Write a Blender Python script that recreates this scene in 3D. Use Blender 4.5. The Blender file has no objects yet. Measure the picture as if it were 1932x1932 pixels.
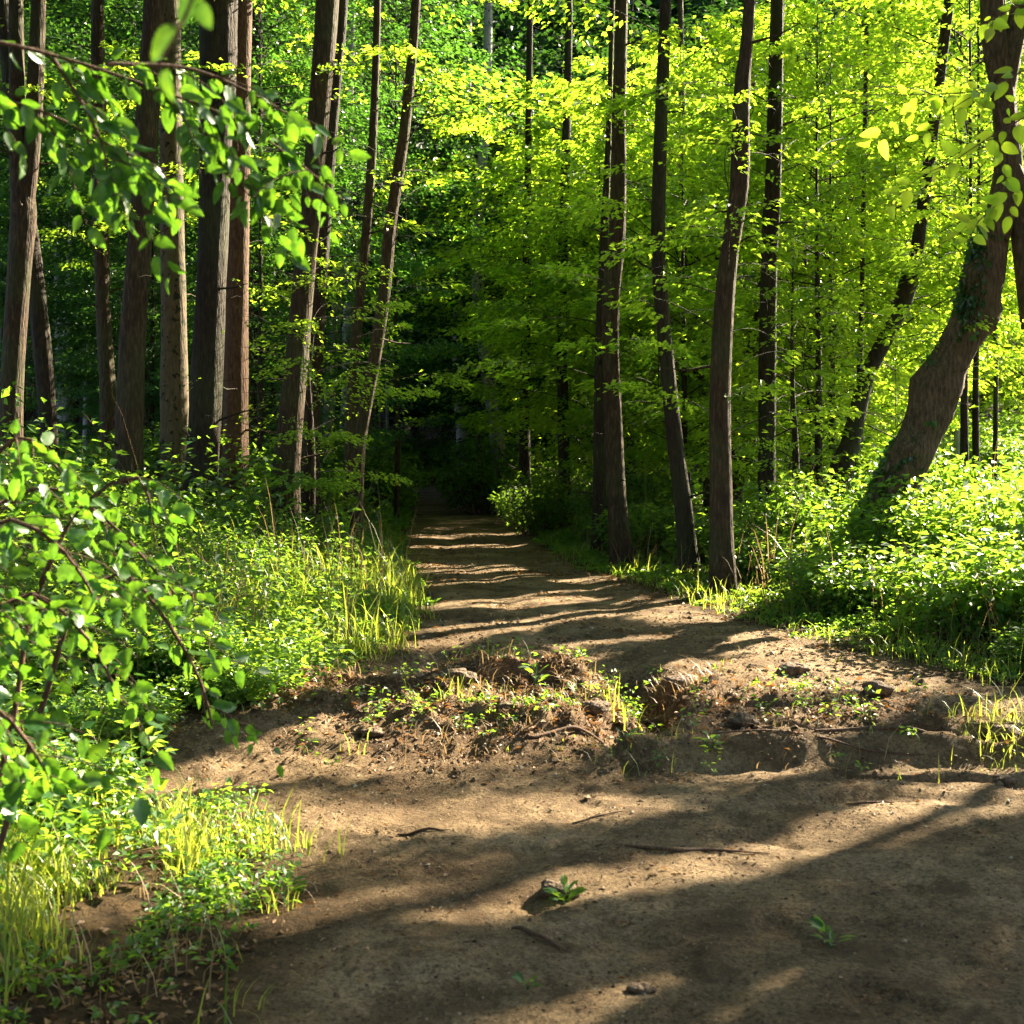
import bpy, math, random
import numpy as np
from mathutils import Vector

# ------------------------------------------------------------------ camera, light, exposure
SC = bpy.context.scene
COL = SC.collection
F = 1.2                     # focal length in picture widths
HV = 0.44                   # horizon height in the picture (0 top, 1 bottom)
CAMZ = 1.6
cd = bpy.data.cameras.new('camera')
cam = bpy.data.objects.new('camera', cd); COL.objects.link(cam)
cd.sensor_width = 36; cd.lens = 36*F; cd.shift_y = -(0.5-HV)
cd.clip_start = 0.05; cd.clip_end = 600
cam.location = (0, 0, CAMZ); cam.rotation_euler = (math.radians(90), 0, 0)
cd.dof.use_dof = True; cd.dof.focus_distance = 11.5; cd.dof.aperture_fstop = 5.0
SC.camera = cam

SUN_AZ = 42.0               # degrees from +X (right) towards +Y (away from the camera)
SUN_EL = 32.0
world = bpy.data.worlds.new('World'); SC.world = world; world.use_nodes = True
wn = world.node_tree.nodes; wl = world.node_tree.links
sky = wn.new('ShaderNodeTexSky'); sky.sky_type = 'NISHITA'; sky.sun_disc = False
sky.sun_elevation = math.radians(SUN_EL); sky.sun_rotation = math.radians(90-SUN_AZ)
wn['Background'].inputs['Strength'].default_value = 0.05
wl.new(sky.outputs['Color'], wn['Background'].inputs['Color'])
sd = bpy.data.lights.new('sun', 'SUN'); sun = bpy.data.objects.new('sun', sd); COL.objects.link(sun)
sd.energy = 5.0; sd.angle = math.radians(0.5); sd.color = (1.0, 0.86, 0.64)
_a, _e = math.radians(SUN_AZ), math.radians(SUN_EL)
SUNV = Vector((math.cos(_e)*math.cos(_a), math.cos(_e)*math.sin(_a), math.sin(_e)))
sun.rotation_euler = SUNV.to_track_quat('Z', 'Y').to_euler()
vs = SC.view_settings; vs.view_transform = 'Standard'; vs.look = 'None'; vs.gamma = 1; vs.exposure = 3.2
vs.use_curve_mapping = False
cy = SC.cycles
cy.use_denoising = True
cy.max_bounces = 7; cy.diffuse_bounces = 4; cy.glossy_bounces = 2; cy.transmission_bounces = 4; cy.transparent_max_bounces = 4
cy.sample_clamp_indirect = 4.0; cy.use_light_tree = False
cy.caustics_reflective = False; cy.caustics_refractive = False

RNG = np.random.default_rng(11)
random.seed(5)

# ------------------------------------------------------------------ noise and terrain
def _hash(ix, iy, seed):
    h = (ix.astype(np.int64)*374761393 + iy.astype(np.int64)*668265263 + seed*1442695041) & 0xffffffff
    h = ((h ^ (h >> 13))*1274126177) & 0xffffffff
    return ((h ^ (h >> 16)) & 0xffff)/65535.0
def vnoise(x, y, seed=0):
    x = np.asarray(x, float); y = np.asarray(y, float)
    ix = np.floor(x); iy = np.floor(y); fx = x-ix; fy = y-iy
    fx = fx*fx*fx*(fx*(fx*6-15)+10); fy = fy*fy*fy*(fy*(fy*6-15)+10)
    a = _hash(ix, iy, seed); b = _hash(ix+1, iy, seed); c = _hash(ix, iy+1, seed); d = _hash(ix+1, iy+1, seed)
    return (a*(1-fx)+b*fx)*(1-fy) + (c*(1-fx)+d*fx)*fy - 0.5
def fbm(x, y, seed=0, o=4):
    s = 0; a = 1; f = 1
    for k in range(o):
        s = s + a*vnoise(x*f+k*17.3, y*f-k*9.1, seed+k); a *= 0.5; f *= 2.03
    return s
def sstep(a, b, x):
    t = np.clip((np.asarray(x, float)-a)/(b-a), 0, 1); return t*t*(3-2*t)

YK = [-8, 2, 3.5, 4.1, 4.8, 5.7, 6.15, 6.5, 7.2, 7.6, 8.4, 10, 12, 14.9, 17.7, 24.7, 33, 41, 50, 62, 75, 90]
LK = [-1.6, -1.1, -.95, -.95, -.80, -.95, -1.35, -1.95, -1.85, -1.3, -1.3, -.85, -.8, -1.1, -1.6, -2.15, -2.7, -3.4, -4.3, -6.4, -12, -19]
RK = [30, 30, 30, 30, 30, 30, 30, 30, 30, 7.5, 3.3, 2.6, 2.0, 1.4, .75, .36, -.3, -1.1, -2.1, -4.6, -10.5, -17.5]
def left_edge(y): return np.interp(y, YK, LK)
def right_edge(y): return np.interp(y, YK, RK)
def gauss(x, y, cx, cy, rx, ry): return np.exp(-(((x-cx)/rx)**2 + ((y-cy)/ry)**2))
def ridgef(x, y, s, o=3): return 1-2*np.abs(fbm(x, y, s, o))
MOUNDS = [(-1.0, 7.95, .6, .3, 0.118), (.35, 8.3, .5, .32, 0.148), (-.3, 8.6, .5, .3, 0.099), (1.35, 8.0, .55, .3, 0.089),
          (.1, 7.5, .5, .25, 0.069), (-1.9, 8.3, .7, .35, 0.118), (1.15, 7.35, .3, .2, 0.079), (2.6, 7.75, .7, .3, 0.049), (3.6, 7.7, .6, .25, 0.059)]
def rough_zone(x, y):
    return np.clip(gauss(x, y, -.15, 8.05, 1.6, .85) + .5*gauss(x, y, 1.7, 7.4, 1.5, .36), 0, 1)
def H(x, y):
    x = np.asarray(x, float); y = np.asarray(y, float)
    L = left_edge(y); R = right_edge(y)
    dl = L-x; dr = x-R
    z = 0.05*fbm(x*.35, y*.35, 3, 3)
    # eroded step: the near track lies lower than the upper path
    ys = 6.95 + .18*fbm(x*1.1, x*0+2.2, 8, 3)
    w = np.where(x > .6, .11, .55)
    z = z - .17*(1-sstep(ys-w, ys+w, y))
    z = z + .05*gauss(0*x, y, 0, 6.35, 1, .12)*sstep(.6, 1.2, x)*(.5+fbm(x*1.3, y*3, 14, 2))
    # banks
    far = sstep(8.2, 13.5, y)
    z = z + (.95*sstep(.1, 5.5, dl) + .10*sstep(0, .5, dl))*far
    z = z + .9*sstep(7, 25, dl)*far
    z = z + .12*sstep(0, 1.2, dl)*(1-sstep(5.6, 6.3, y))
    z = z + .30*sstep(.2, 2.2, dl)*sstep(7.5, 8.6, y)*(1-far)
    z = z + (.03*sstep(0, 1.0, dr) + .30*sstep(1.5, 7, dr))*sstep(7.5, 9.5, y)
    # path hollow
    # mounds and gullies in the torn-up middle
    for (a, b, rx, ry, h) in MOUNDS:
        z = z + h*gauss(x, y, a, b, rx, ry)*(1+.8*fbm(x*3.2, y*3.2, 21, 3))
    gx = .78 + .10*np.sin((y-7)*1.8) + .12*(y-8)
    gx = gx + .10*fbm(y*1.7, y*0+3, 12, 3)
    z = z - .36*np.exp(-(np.abs((x-gx)/(.23+.05*fbm(y*2.5, x*2, 13, 2)))**2.4))*sstep(6.9, 7.5, y)*(1-sstep(8.6, 10.2, y))*(1+.5*fbm(x*3, y*3, 17, 3))
    gx2 = -.72 + .22*(y-9)
    z = z - .30*np.exp(-((x-gx2-.1*fbm(y*1.7, y*0+9, 16, 3))/.24)**2)*sstep(8.1, 8.7, y)*(1-sstep(9.6, 10.8, y))
    for o_ in (-.42, .62):      # worn wheel ruts along the upper path
        cxr = .5*(np.maximum(L, -3)+np.minimum(R, 3.2))+o_+.08*np.sin(y*.9)
        z = z - .022*np.exp(-((x-cxr)/.22)**2)*sstep(8.8, 10, y)*(1-sstep(24, 34, y))
    rz = rough_zone(x, y)
    z = z + rz*(.07*ridgef(x*2.1, y*2.6, 31, 4)-.035 + .12*fbm(x*5, y*6, 41, 5) + .045*np.abs(fbm(x*15, y*15, 45, 3)))
    # trodden unevenness and cracks
    near = 1-sstep(9, 22, y)
    z = z + near*(.030*(1-.93*sstep(8, 11, y))*fbm(x*1.7, y*2.3, 51, 4) + .016*(1-.65*sstep(8, 12, y))*fbm(x*6, y*8, 61, 4) + .010*np.abs(fbm(x*14, y*14, 62, 3)))
    z = z + .05*sstep(0, 1, dl)*fbm(x*1.5, y*1.5, 71, 3)*far
    # right-hand pits in the eroded edge
    pit = sstep(.12, .33, fbm(x*1.15, y*4.2, 91, 3))*gauss(0*x, y, 0, 7.15, 1, .75)*sstep(1.0, 1.8, x)
    z = z - .11*pit
    # footprints and small hollows
    z = z - .022*sstep(.22, .38, fbm(x*3.3, y*3.3, 95, 2))*near*sstep(-.2, .3, x-L)
    # wooded rise far behind
    z = z + 14*sstep(62, 130, y) + 6*sstep(25, 80, -x)
    return z
def path_mask(x, y):
    L = left_edge(y); R = right_edge(y)
    n = .35*fbm(x*1.3, y*1.3, 101, 4)
    m = sstep(-.18, .22, x-L+n)*sstep(-.18, .22, R-x+n)
    return m*(1-.75*rough_zone(x, y))*(1-sstep(50, 58, y))
def hz(x, y): return float(H(np.array([x]), np.array([y]))[0])

def P(px, py, Y):
    """world point at depth Y that a pixel of the 1932-wide photograph looks at"""
    return Vector(((px/1932-.5)*Y/F, Y, CAMZ-(py/1932-HV)*Y/F))
def ground_px(px, py):
    last = 2.0
    for Y in np.arange(2.0, 80, .05):
        p = P(px, py, Y)
        if p.z <= hz(p.x, p.y): return Vector((p.x, p.y, hz(p.x, p.y)))
    return P(px, py, 80)

# ------------------------------------------------------------------ object helpers
def mesh_np(name, V, faces, mat, attrs=None, smooth=False):
    """V (n,3); faces (m,k) integer array, all of one size"""
    me = bpy.data.meshes.new(name)
    V = np.ascontiguousarray(V, np.float32); faces = np.ascontiguousarray(faces, np.int32)
    m, k = faces.shape
    me.vertices.add(len(V)); me.vertices.foreach_set('co', V.ravel())
    me.loops.add(m*k); me.loops.foreach_set('vertex_index', faces.ravel())
    me.polygons.add(m); me.polygons.foreach_set('loop_start', np.arange(0, m*k, k, dtype=np.int32))
    me.polygons.foreach_set('use_smooth', np.full(m, smooth, bool))
    for an, av in (attrs or {}).items():
        at = me.attributes.new(an, 'FLOAT', 'POINT'); at.data.foreach_set('value', np.ascontiguousarray(av, np.float32))
    me.update(calc_edges=True); me.materials.append(mat)
    return me
def link(name, me, parent=None, loc=None):
    o = bpy.data.objects.new(name, me); COL.objects.link(o)
    if parent: o.parent = parent
    if loc is not None: o.location = loc
    return o
def empty(name, loc, label, cat, group=None):
    o = bpy.data.objects.new(name, None); COL.objects.link(o); o.location = loc
    o.empty_display_size = .2
    return tag(o, label, cat, group)
def tag(o, label=None, cat=None, group=None, kind=None):
    if label: o['label'] = label
    if cat: o['category'] = cat
    if group: o['group'] = group
    if kind: o['kind'] = kind
    return o

# ------------------------------------------------------------------ materials
def new_mat(name):
    m = bpy.data.materials.new(name); m.use_nodes = True
    nt = m.node_tree; nt.nodes.clear()
    return m, nt, nt.nodes, nt.links
def ramp(n, stops, interp='LINEAR'):
    r = n.new('ShaderNodeValToRGB'); e = r.color_ramp.elements; r.color_ramp.interpolation = interp
    while len(e) < len(stops): e.new(.5)
    for i, (p, c) in enumerate(stops): e[i].position = p; e[i].color = (*c, 1)
    return r
def leaf_mat(name, dark, mid, warm, trans, mixf=.5, rough=.42, spec=.5):
    m, nt, n, l = new_mat(name)
    at = n.new('ShaderNodeAttribute'); at.attribute_name = 'tint'
    r1 = ramp(n, [(0, dark), (.55, mid), (1, warm)])
    l.new(at.outputs['Fac'], r1.inputs[0])
    r2 = ramp(n, [(0, tuple(c*.55 for c in trans)), (.5, trans), (1, (min(1, trans[0]*1.35), trans[1]*1.12, trans[2]*1.1))])
    l.new(at.outputs['Fac'], r2.inputs[0])
    p = n.new('ShaderNodeBsdfPrincipled'); p.inputs['Roughness'].default_value = rough
    p.inputs['Specular IOR Level'].default_value = spec
    t = n.new('ShaderNodeBsdfTranslucent')
    mx = n.new('ShaderNodeMixShader'); mx.inputs[0].default_value = mixf
    o = n.new('ShaderNodeOutputMaterial')
    l.new(r1.outputs[0], p.inputs['Base Color']); l.new(r2.outputs[0], t.inputs['Color'])
    l.new(p.outputs[0], mx.inputs[1]); l.new(t.outputs[0], mx.inputs[2]); l.new(mx.outputs[0], o.inputs[0])
    return m
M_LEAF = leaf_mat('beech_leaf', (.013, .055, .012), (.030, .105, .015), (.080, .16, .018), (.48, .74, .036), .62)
M_LEAFD = leaf_mat('shade_darkened_leaf', (.007, .032, .012), (.012, .052, .014), (.026, .075, .014), (.055, .15, .015), .36, .6, .2)  # leaf darkened: the deep shade of the wood is put into its colour
M_MIDL = leaf_mat('shaded_leaf', (.010, .048, .014), (.020, .080, .018), (.040, .11, .018), (.10, .27, .022), .46)  # leaf darkened part way, with shade put into its colour
M_NEAR = leaf_mat('near_leaf', (.020, .075, .016), (.035, .12, .018), (.07, .16, .018), (.17, .40, .02), .45, .42, .55)
M_HERB = leaf_mat('herb_leaf', (.012, .050, .018), (.026, .10, .020), (.085, .16, .025), (.28, .50, .03), .5, .42)
M_GRASS = leaf_mat('grass_blade', (.03, .085, .012), (.07, .15, .02), (.24, .23, .08), (.42, .52, .05), .5, .4)
M_STRAW = leaf_mat('dry_straw', (.10, .06, .03), (.24, .16, .08), (.42, .31, .18), (.35, .24, .10), .3, .5, .3)
M_IVY = leaf_mat('ivy_leaf', (.012, .045, .012), (.022, .07, .016), (.04, .10, .02), (.08, .20, .02), .3, .3)
M_LITTER = leaf_mat('dead_leaf', (.06, .035, .018), (.17, .095, .045), (.36, .22, .10), (.25, .12, .03), .25, .6, .3)

for _m in (M_NEAR,):
    _n, _l = _m.node_tree.nodes, _m.node_tree.links
    _tc = _n.new('ShaderNodeTexCoord'); _no = _n.new('ShaderNodeTexNoise'); _no.inputs['Scale'].default_value = 55; _no.inputs['Detail'].default_value = 5
    _l.new(_tc.outputs['Object'], _no.inputs['Vector'])
    _r = ramp(_n, [(.40, (.62, .66, .6)), (.55, (1, 1, 1)), (.68, (1.5, 1.25, .9))]); _l.new(_no.outputs['Fac'], _r.inputs[0])
    for _s in ('Principled BSDF', 'Translucent BSDF'):
        _b = _n[_s]; _i = _b.inputs[0]; _src = _i.links[0].from_socket
        _x = _n.new('ShaderNodeMix'); _x.data_type = 'RGBA'; _x.blend_type = 'MULTIPLY'; _x.inputs[0].default_value = .8
        _l.new(_src, _x.inputs[6]); _l.new(_r.outputs[0], _x.inputs[7]); _l.new(_x.outputs[2], _i)
def bark_mat(name, c1, c2, c3, scale=1.0, bump=.5, spots=None, green=.35):
    m, nt, n, l = new_mat(name)
    tc = n.new('ShaderNodeTexCoord'); oi = n.new('ShaderNodeObjectInfo')
    mp = n.new('ShaderNodeMapping'); mp.inputs['Scale'].default_value = (10*scale, 10*scale, 2.3*scale)
    ad = n.new('ShaderNodeVectorMath'); ad.operation = 'ADD'
    cx = n.new('ShaderNodeCombineXYZ'); mu = n.new('ShaderNodeMath'); mu.operation = 'MULTIPLY'; mu.inputs[1].default_value = 37
    l.new(oi.outputs['Random'], mu.inputs[0]); l.new(mu.outputs[0], cx.inputs[0])
    l.new(tc.outputs['Object'], ad.inputs[0]); l.new(cx.outputs[0], ad.inputs[1]); l.new(ad.outputs[0], mp.inputs[0])
    n1 = n.new('ShaderNodeTexNoise'); n1.inputs['Scale'].default_value = 3.2; n1.inputs['Detail'].default_value = 8; n1.inputs['Roughness'].default_value = .65
    l.new(mp.outputs[0], n1.inputs['Vector'])
    r = ramp(n, [(.32, c1), (.52, c2), (.72, c3)]); l.new(n1.outputs['Fac'], r.inputs[0])
    n2 = n.new('ShaderNodeTexNoise'); n2.inputs['Scale'].default_value = 1.4; n2.inputs['Detail'].default_value = 5
    l.new(ad.outputs[0], n2.inputs['Vector'])
    rg = ramp(n, [(.45, (0, 0, 0)), (.68, (1, 1, 1))]); l.new(n2.outputs['Fac'], rg.inputs[0])
    mg = n.new('ShaderNodeMath'); mg.operation = 'MULTIPLY'; mg.inputs[1].default_value = green; l.new(rg.outputs[0], mg.inputs[0])
    mx = n.new('ShaderNodeMix'); mx.data_type = 'RGBA'; mx.inputs[7].default_value = (.045, .07, .02, 1)
    l.new(mg.outputs[0], mx.inputs[0]); l.new(r.outputs[0], mx.inputs[6])
    col = mx.outputs[2]
    if spots:
        v = n.new('ShaderNodeTexNoise'); v.inputs['Scale'].default_value = 11; v.inputs['Detail'].default_value = 2
        l.new(ad.outputs[0], v.inputs['Vector'])
        rs = ramp(n, [(.60, (0, 0, 0)), (.635, (1, 1, 1))]); l.new(v.outputs['Fac'], rs.inputs[0])
        m2 = n.new('ShaderNodeMix'); m2.data_type = 'RGBA'; m2.inputs[7].default_value = (*spots, 1)
        l.new(rs.outputs[0], m2.inputs[0]); l.new(col, m2.inputs[6]); col = m2.outputs[2]
    p = n.new('ShaderNodeBsdfPrincipled'); p.inputs['Roughness'].default_value = .85; p.inputs['Specular IOR Level'].default_value = .25
    l.new(col, p.inputs['Base Color'])
    mp2 = n.new('ShaderNodeMapping'); mp2.inputs['Scale'].default_value = (24*scale, 24*scale, 4.5*scale); l.new(ad.outputs[0], mp2.inputs[0])
    n3 = n.new('ShaderNodeTexNoise'); n3.inputs['Scale'].default_value = 1.6; n3.inputs['Detail'].default_value = 6; l.new(mp2.outputs[0], n3.inputs['Vector'])
    b = n.new('ShaderNodeBump'); b.inputs['Strength'].default_value = bump; b.inputs['Distance'].default_value = .05
    l.new(n3.outputs['Fac'], b.inputs['Height']); l.new(b.outputs[0], p.inputs['Normal'])
    o = n.new('ShaderNodeOutputMaterial'); l.new(p.outputs[0], o.inputs[0])
    return m
B_BROWN = bark_mat('brown_bark', (.017, .010, .005), (.046, .027, .014), (.115, .072, .038), bump=.8)
B_RED = bark_mat('reddish_bark', (.042, .021, .010), (.090, .045, .022), (.155, .085, .044), scale=1.4, bump=.5, green=.15)
B_DARK = bark_mat('dark_bark', (.010, .006, .004), (.025, .016, .009), (.060, .039, .023), bump=.8)
B_SPOT = bark_mat('mottled_bark', (.05, .034, .017), (.09, .064, .034), (.14, .10, .06), bump=.4, spots=(.015, .018, .008))
B_GREY = bark_mat('pale_grey_bark', (.12, .11, .09), (.22, .205, .18), (.34, .32, .28), bump=.5, green=.2)
B_GREYS = bark_mat('pale_spotted_bark', (.14, .13, .11), (.24, .225, .20), (.34, .32, .28), bump=.3, green=.1, spots=(.02, .035, .015))
B_TWIG = bark_mat('twig_bark', (.04, .022, .014), (.09, .05, .03), (.16, .10, .06), scale=3, bump=.2, green=.1)

def ground_mat():
    m, nt, n, l = new_mat('earth')
    tc = n.new('ShaderNodeTexCoord')
    pa = n.new('ShaderNodeAttribute'); pa.attribute_name = 'path'
    ra = n.new('ShaderNodeAttribute'); ra.attribute_name = 'rough'
    def noise(s, d=6, r=.6, scale=(1, 1, 1)):
        mp = n.new('ShaderNodeMapping'); mp.inputs['Scale'].default_value = scale
        l.new(tc.outputs['Object'], mp.inputs[0])
        x = n.new('ShaderNodeTexNoise'); x.inputs['Scale'].default_value = s; x.inputs['Detail'].default_value = d; x.inputs['Roughness'].default_value = r
        l.new(mp.outputs[0], x.inputs['Vector']); return x
    def mixc(fac, a, b):
        x = n.new('ShaderNodeMix'); x.data_type = 'RGBA'
        l.new(fac, x.inputs[0])
        for s, v in ((6, a), (7, b)):
            if isinstance(v, tuple): x.inputs[s].default_value = (*v, 1)
            else: l.new(v, x.inputs[s])
        return x.outputs[2]
    nb = noise(1.1, 7, .62, (1, 1.5, 1)); r1 = ramp(n, [(.3, (.095, .062, .034)), (.5, (.22, .158, .092)), (.72, (.37, .28, .178))]); l.new(nb.outputs['Fac'], r1.inputs[0])
    nf = noise(46, 6, .8); r2 = ramp(n, [(.34, (.03, .020, .012)), (.47, (.75, .70, .62)), (.62, (1.25, 1.2, 1.1))]); l.new(nf.outputs['Fac'], r2.inputs[0])
    mm = n.new('ShaderNodeMix'); mm.data_type = 'RGBA'; mm.blend_type = 'MULTIPLY'; mm.inputs[0].default_value = .85
    l.new(r1.outputs[0], mm.inputs[6]); l.new(r2.outputs[0], mm.inputs[7])
    # darker crumbs and damp litter patches
    nl = noise(3.4, 8, .72); r3 = ramp(n, [(.50, (0, 0, 0)), (.60, (1, 1, 1))]); l.new(nl.outputs['Fac'], r3.inputs[0])
    lf = n.new('ShaderNodeMath'); lf.operation = 'MULTIPLY'; lf.inputs[1].default_value = .75; l.new(r3.outputs[0], lf.inputs[0])
    dirt = mixc(lf.outputs[0], mm.outputs[2], (.085, .055, .030))
    nh = noise(9, 7, .7); r4 = ramp(n, [(.35, (.020, .014, .008)), (.5, (.055, .036, .018)), (.68, (.12, .075, .035))]); l.new(nh.outputs['Fac'], r4.inputs[0])
    nr = noise(7, 7, .7); r5 = ramp(n, [(.35, (.06, .032, .018)), (.5, (.14, .082, .045)), (.68, (.25, .17, .10))]); l.new(nr.outputs['Fac'], r5.inputs[0])
    base = mixc(pa.outputs['Fac'], r4.outputs[0], dirt)
    base = mixc(ra.outputs['Fac'], base, r5.outputs[0])
    p = n.new('ShaderNodeBsdfPrincipled'); p.inputs['Roughness'].default_value = .95; p.inputs['Specular IOR Level'].default_value = .12
    l.new(base, p.inputs['Base Color'])
    b1 = n.new('ShaderNodeBump'); b1.inputs['Strength'].default_value = 1.0; b1.inputs['Distance'].default_value = .045
    l.new(noise(14, 9, .7).outputs['Fac'], b1.inputs['Height'])
    b2 = n.new('ShaderNodeBump'); b2.inputs['Strength'].default_value = .9; b2.inputs['Distance'].default_value = .014
    l.new(noise(75, 4, .6).outputs['Fac'], b2.inputs['Height']); l.new(b1.outputs[0], b2.inputs['Normal'])
    l.new(b2.outputs[0], p.inputs['Normal'])
    o = n.new('ShaderNodeOutputMaterial'); l.new(p.outputs[0], o.inputs[0])
    return m
M_GROUND = ground_mat()

# ------------------------------------------------------------------ ground
def axis(lo, hi, segs):
    out = []
    for a, b, s in segs: out.append(np.arange(a, b, s))
    return np.concatenate([*out, [hi]])
gx = axis(-90, 90, [(-90, -30, 2.5), (-30, -10, .6), (-10, -3.5, .12), (-3.5, -2.4, .035), (-2.4, 4, .022), (4, 5, .035), (5, 12, .12), (12, 30, .6), (30, 90, 2.5)])
gy = axis(-10, 180, [(-10, 2, .5), (2, 6.4, .03), (6.4, 9.6, .02), (9.6, 12, .035), (12, 20, .08), (20, 45, .3), (45, 70, .8), (70, 180, 3)])
XX, YY = np.meshgrid(gx, gy)
ZZ = H(XX, YY)
nx, ny = len(gx), len(gy)
idx = np.arange(nx*ny).reshape(ny, nx)
quads = np.stack([idx[:-1, :-1], idx[:-1, 1:], idx[1:, 1:], idx[1:, :-1]], -1).reshape(-1, 4)
g = link('ground', mesh_np('ground', np.stack([XX, YY, ZZ], -1).reshape(-1, 3), quads, M_GROUND,
        {'path': path_mask(XX, YY).ravel(), 'rough': (rough_zone(XX, YY)*.95).ravel()}, True))
tag(g, 'trodden brown earth path with torn-up hollow and wooded banks', None, None, 'structure')

# ------------------------------------------------------------------ leaves
TEMPL = {   # (along, side, up) per unit length / width; faces
 'simple': (np.array([(0, 0, 0), (.42, .5, .12), (1, 0, -.05), (.42, -.5, .12)]), np.array([(0, 1, 2), (0, 2, 3)])),
 'ovate': (np.array([(0, 0, 0), (.22, .38, .06), (.55, .47, .05), (.84, .22, -.02), (1, 0, -.10), (.84, -.22, -.02), (.55, -.47, .05), (.22, -.38, .06), (.5, 0, 0)]),
           np.array([(8, 0, 1), (8, 1, 2), (8, 2, 3), (8, 3, 4), (8, 4, 5), (8, 5, 6), (8, 6, 7), (8, 7, 0)])),
}
def near_templ(lobes=False):
    """a smooth, slightly cupped leaf blade with a drip tip and a fine edge; 3 columns each side"""
    n = 9; V = []; Fc = []
    for i in range(n+1):
        t = i/n
        w = .5*(math.sin(math.pi*min(1, t**.8))**.75)*(1-.25*t) if 0 < t < 1 else 0
        if lobes: w *= 1.0+.10*((i % 2)*2-1)
        droop = -.16*t*t
        for s in (-1, -.5, 0, .5, 1):
            V.append((t, s*w, .10*abs(s)*min(1, w*2)+droop+.012*math.sin(i*2.4)*abs(s)))
    for i in range(n):
        for j in range(4):
            a = i*5+j; Fc += [(a, a+5, a+6), (a, a+6, a+1)]
    return np.array(V), np.array(Fc)
TEMPL['near'] = near_templ(); TEMPL['toothed'] = near_templ(True)

TEMPL['crumb'] = (np.array([(0, 0, -.1), (.5, .5, .1), (1, 0, 0), (.5, -.5, .05), (.45, .05, .30)]), np.array([(0, 3, 4), (3, 2, 4), (2, 1, 4), (1, 0, 4)]))
def norm(v): return v/np.maximum(np.linalg.norm(v, axis=-1, keepdims=True), 1e-9)
def leaves_mesh(name, Pn, A, N, Ln, Wn, mat, templ='simple', tint=None, rng=RNG, fold=None):
    T, Fc = TEMPL[templ]; k = len(T); n = len(Pn)
    A = norm(A); S = norm(np.cross(N, A)); U = np.cross(A, S)
    up = T[:, 2][None, :, None]*Ln[:, None, None]
    if fold is not None: up = up*fold[:, None, None]
    V = Pn[:, None, :] + A[:, None, :]*(T[:, 0][None, :, None]*Ln[:, None, None]) + S[:, None, :]*(T[:, 1][None, :, None]*Wn[:, None, None]) + U[:, None, :]*up
    Fa = (Fc[None] + (np.arange(n)*k)[:, None, None]).reshape(-1, Fc.shape[1])
    if tint is None: tint = np.clip(rng.normal(.5, .22, n), 0, 1)
    return mesh_np(name, V.reshape(-1, 3), Fa, mat, {'tint': np.repeat(tint, k)}, templ in ('near', 'toothed'))

def tube(points, radii, sides=8, rough=0.0, seed=1, flare=0.0):
    """tapered tube: vertices and quads (numpy), smoothed along a Catmull-Rom curve"""
    pts = np.array([tuple(p) for p in points], float); r = np.array(radii, float)
    d = np.gradient(pts, axis=0) if len(pts) > 1 else np.array([[0, 0, 1.]])
    d = norm(d)
    ref = np.where(np.abs(d[:, 2:3]) > .8, np.array([[1., 0, 0]]), np.array([[0, 0, 1.]]))
    s = norm(np.cross(d, ref)); u = np.cross(d, s)
    a = np.linspace(0, 2*np.pi, sides, endpoint=False)
    ca, sa = np.cos(a), np.sin(a)
    rr = r[:, None]*np.ones((1, sides))
    if rough:
        cum = np.concatenate([[0], np.cumsum(np.linalg.norm(np.diff(pts, axis=0), axis=1))])
        aa = np.tile(a, (len(pts), 1)); cc = np.tile(cum[:, None], (1, sides))
        rr = rr*(1+rough*(fbm(np.cos(aa)*1.6+seed*3.1, np.sin(aa)*1.6+cc*.9, seed, 3) + .5*vnoise(np.cos(aa)*4+seed, np.sin(aa)*4+cc*.5, seed+9)))
        if flare:
            rr = rr*(1+flare*np.exp(-cc/.28)*(1+.6*np.sin(aa*5+seed)))
    V = pts[:, None, :] + rr[:, :, None]*(ca[None, :, None]*s[:, None, :] + sa[None, :, None]*u[:, None, :])
    n = len(pts); i = np.arange(n*sides).reshape(n, sides)
    q = np.stack([i[:-1], np.roll(i[:-1], -1, 1), np.roll(i[1:], -1, 1), i[1:]], -1).reshape(-1, 4)
    return V.reshape(-1, 3), q
def smooth_path(pts, radii, step=.25):
    pts = np.array([tuple(p) for p in pts], float); radii = np.array(radii, float)
    P0 = np.vstack([2*pts[0]-pts[1], pts, 2*pts[-1]-pts[-2]]); out = []; ro = []
    for i in range(len(pts)-1):
        p0, p1, p2, p3 = P0[i:i+4]; m = max(2, int(np.linalg.norm(p2-p1)/step))
        for k in range(m):
            t = k/m
            out.append(.5*((2*p1)+(-p0+p2)*t+(2*p0-5*p1+4*p2-p3)*t*t+(-p0+3*p1-3*p2+p3)*t**3)); ro.append(radii[i]*(1-t)+radii[i+1]*t)
    out.append(pts[-1]); ro.append(radii[-1])
    return np.array(out), np.array(ro)
class Geo:
    def __init__(s): s.V = []; s.F = []; s.n = 0
    def add(s, V, Fq):
        s.V.append(V); s.F.append(Fq+s.n); s.n += len(V)
    def tube(s, pts, radii, sides=6, step=None, **k):
        if step: pts, radii = smooth_path(pts, radii, step)
        s.add(*tube(pts, radii, sides, **k))
    def mesh(s, name, mat): return mesh_np(name, np.vstack(s.V), np.vstack(s.F), mat, None, True)

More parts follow.
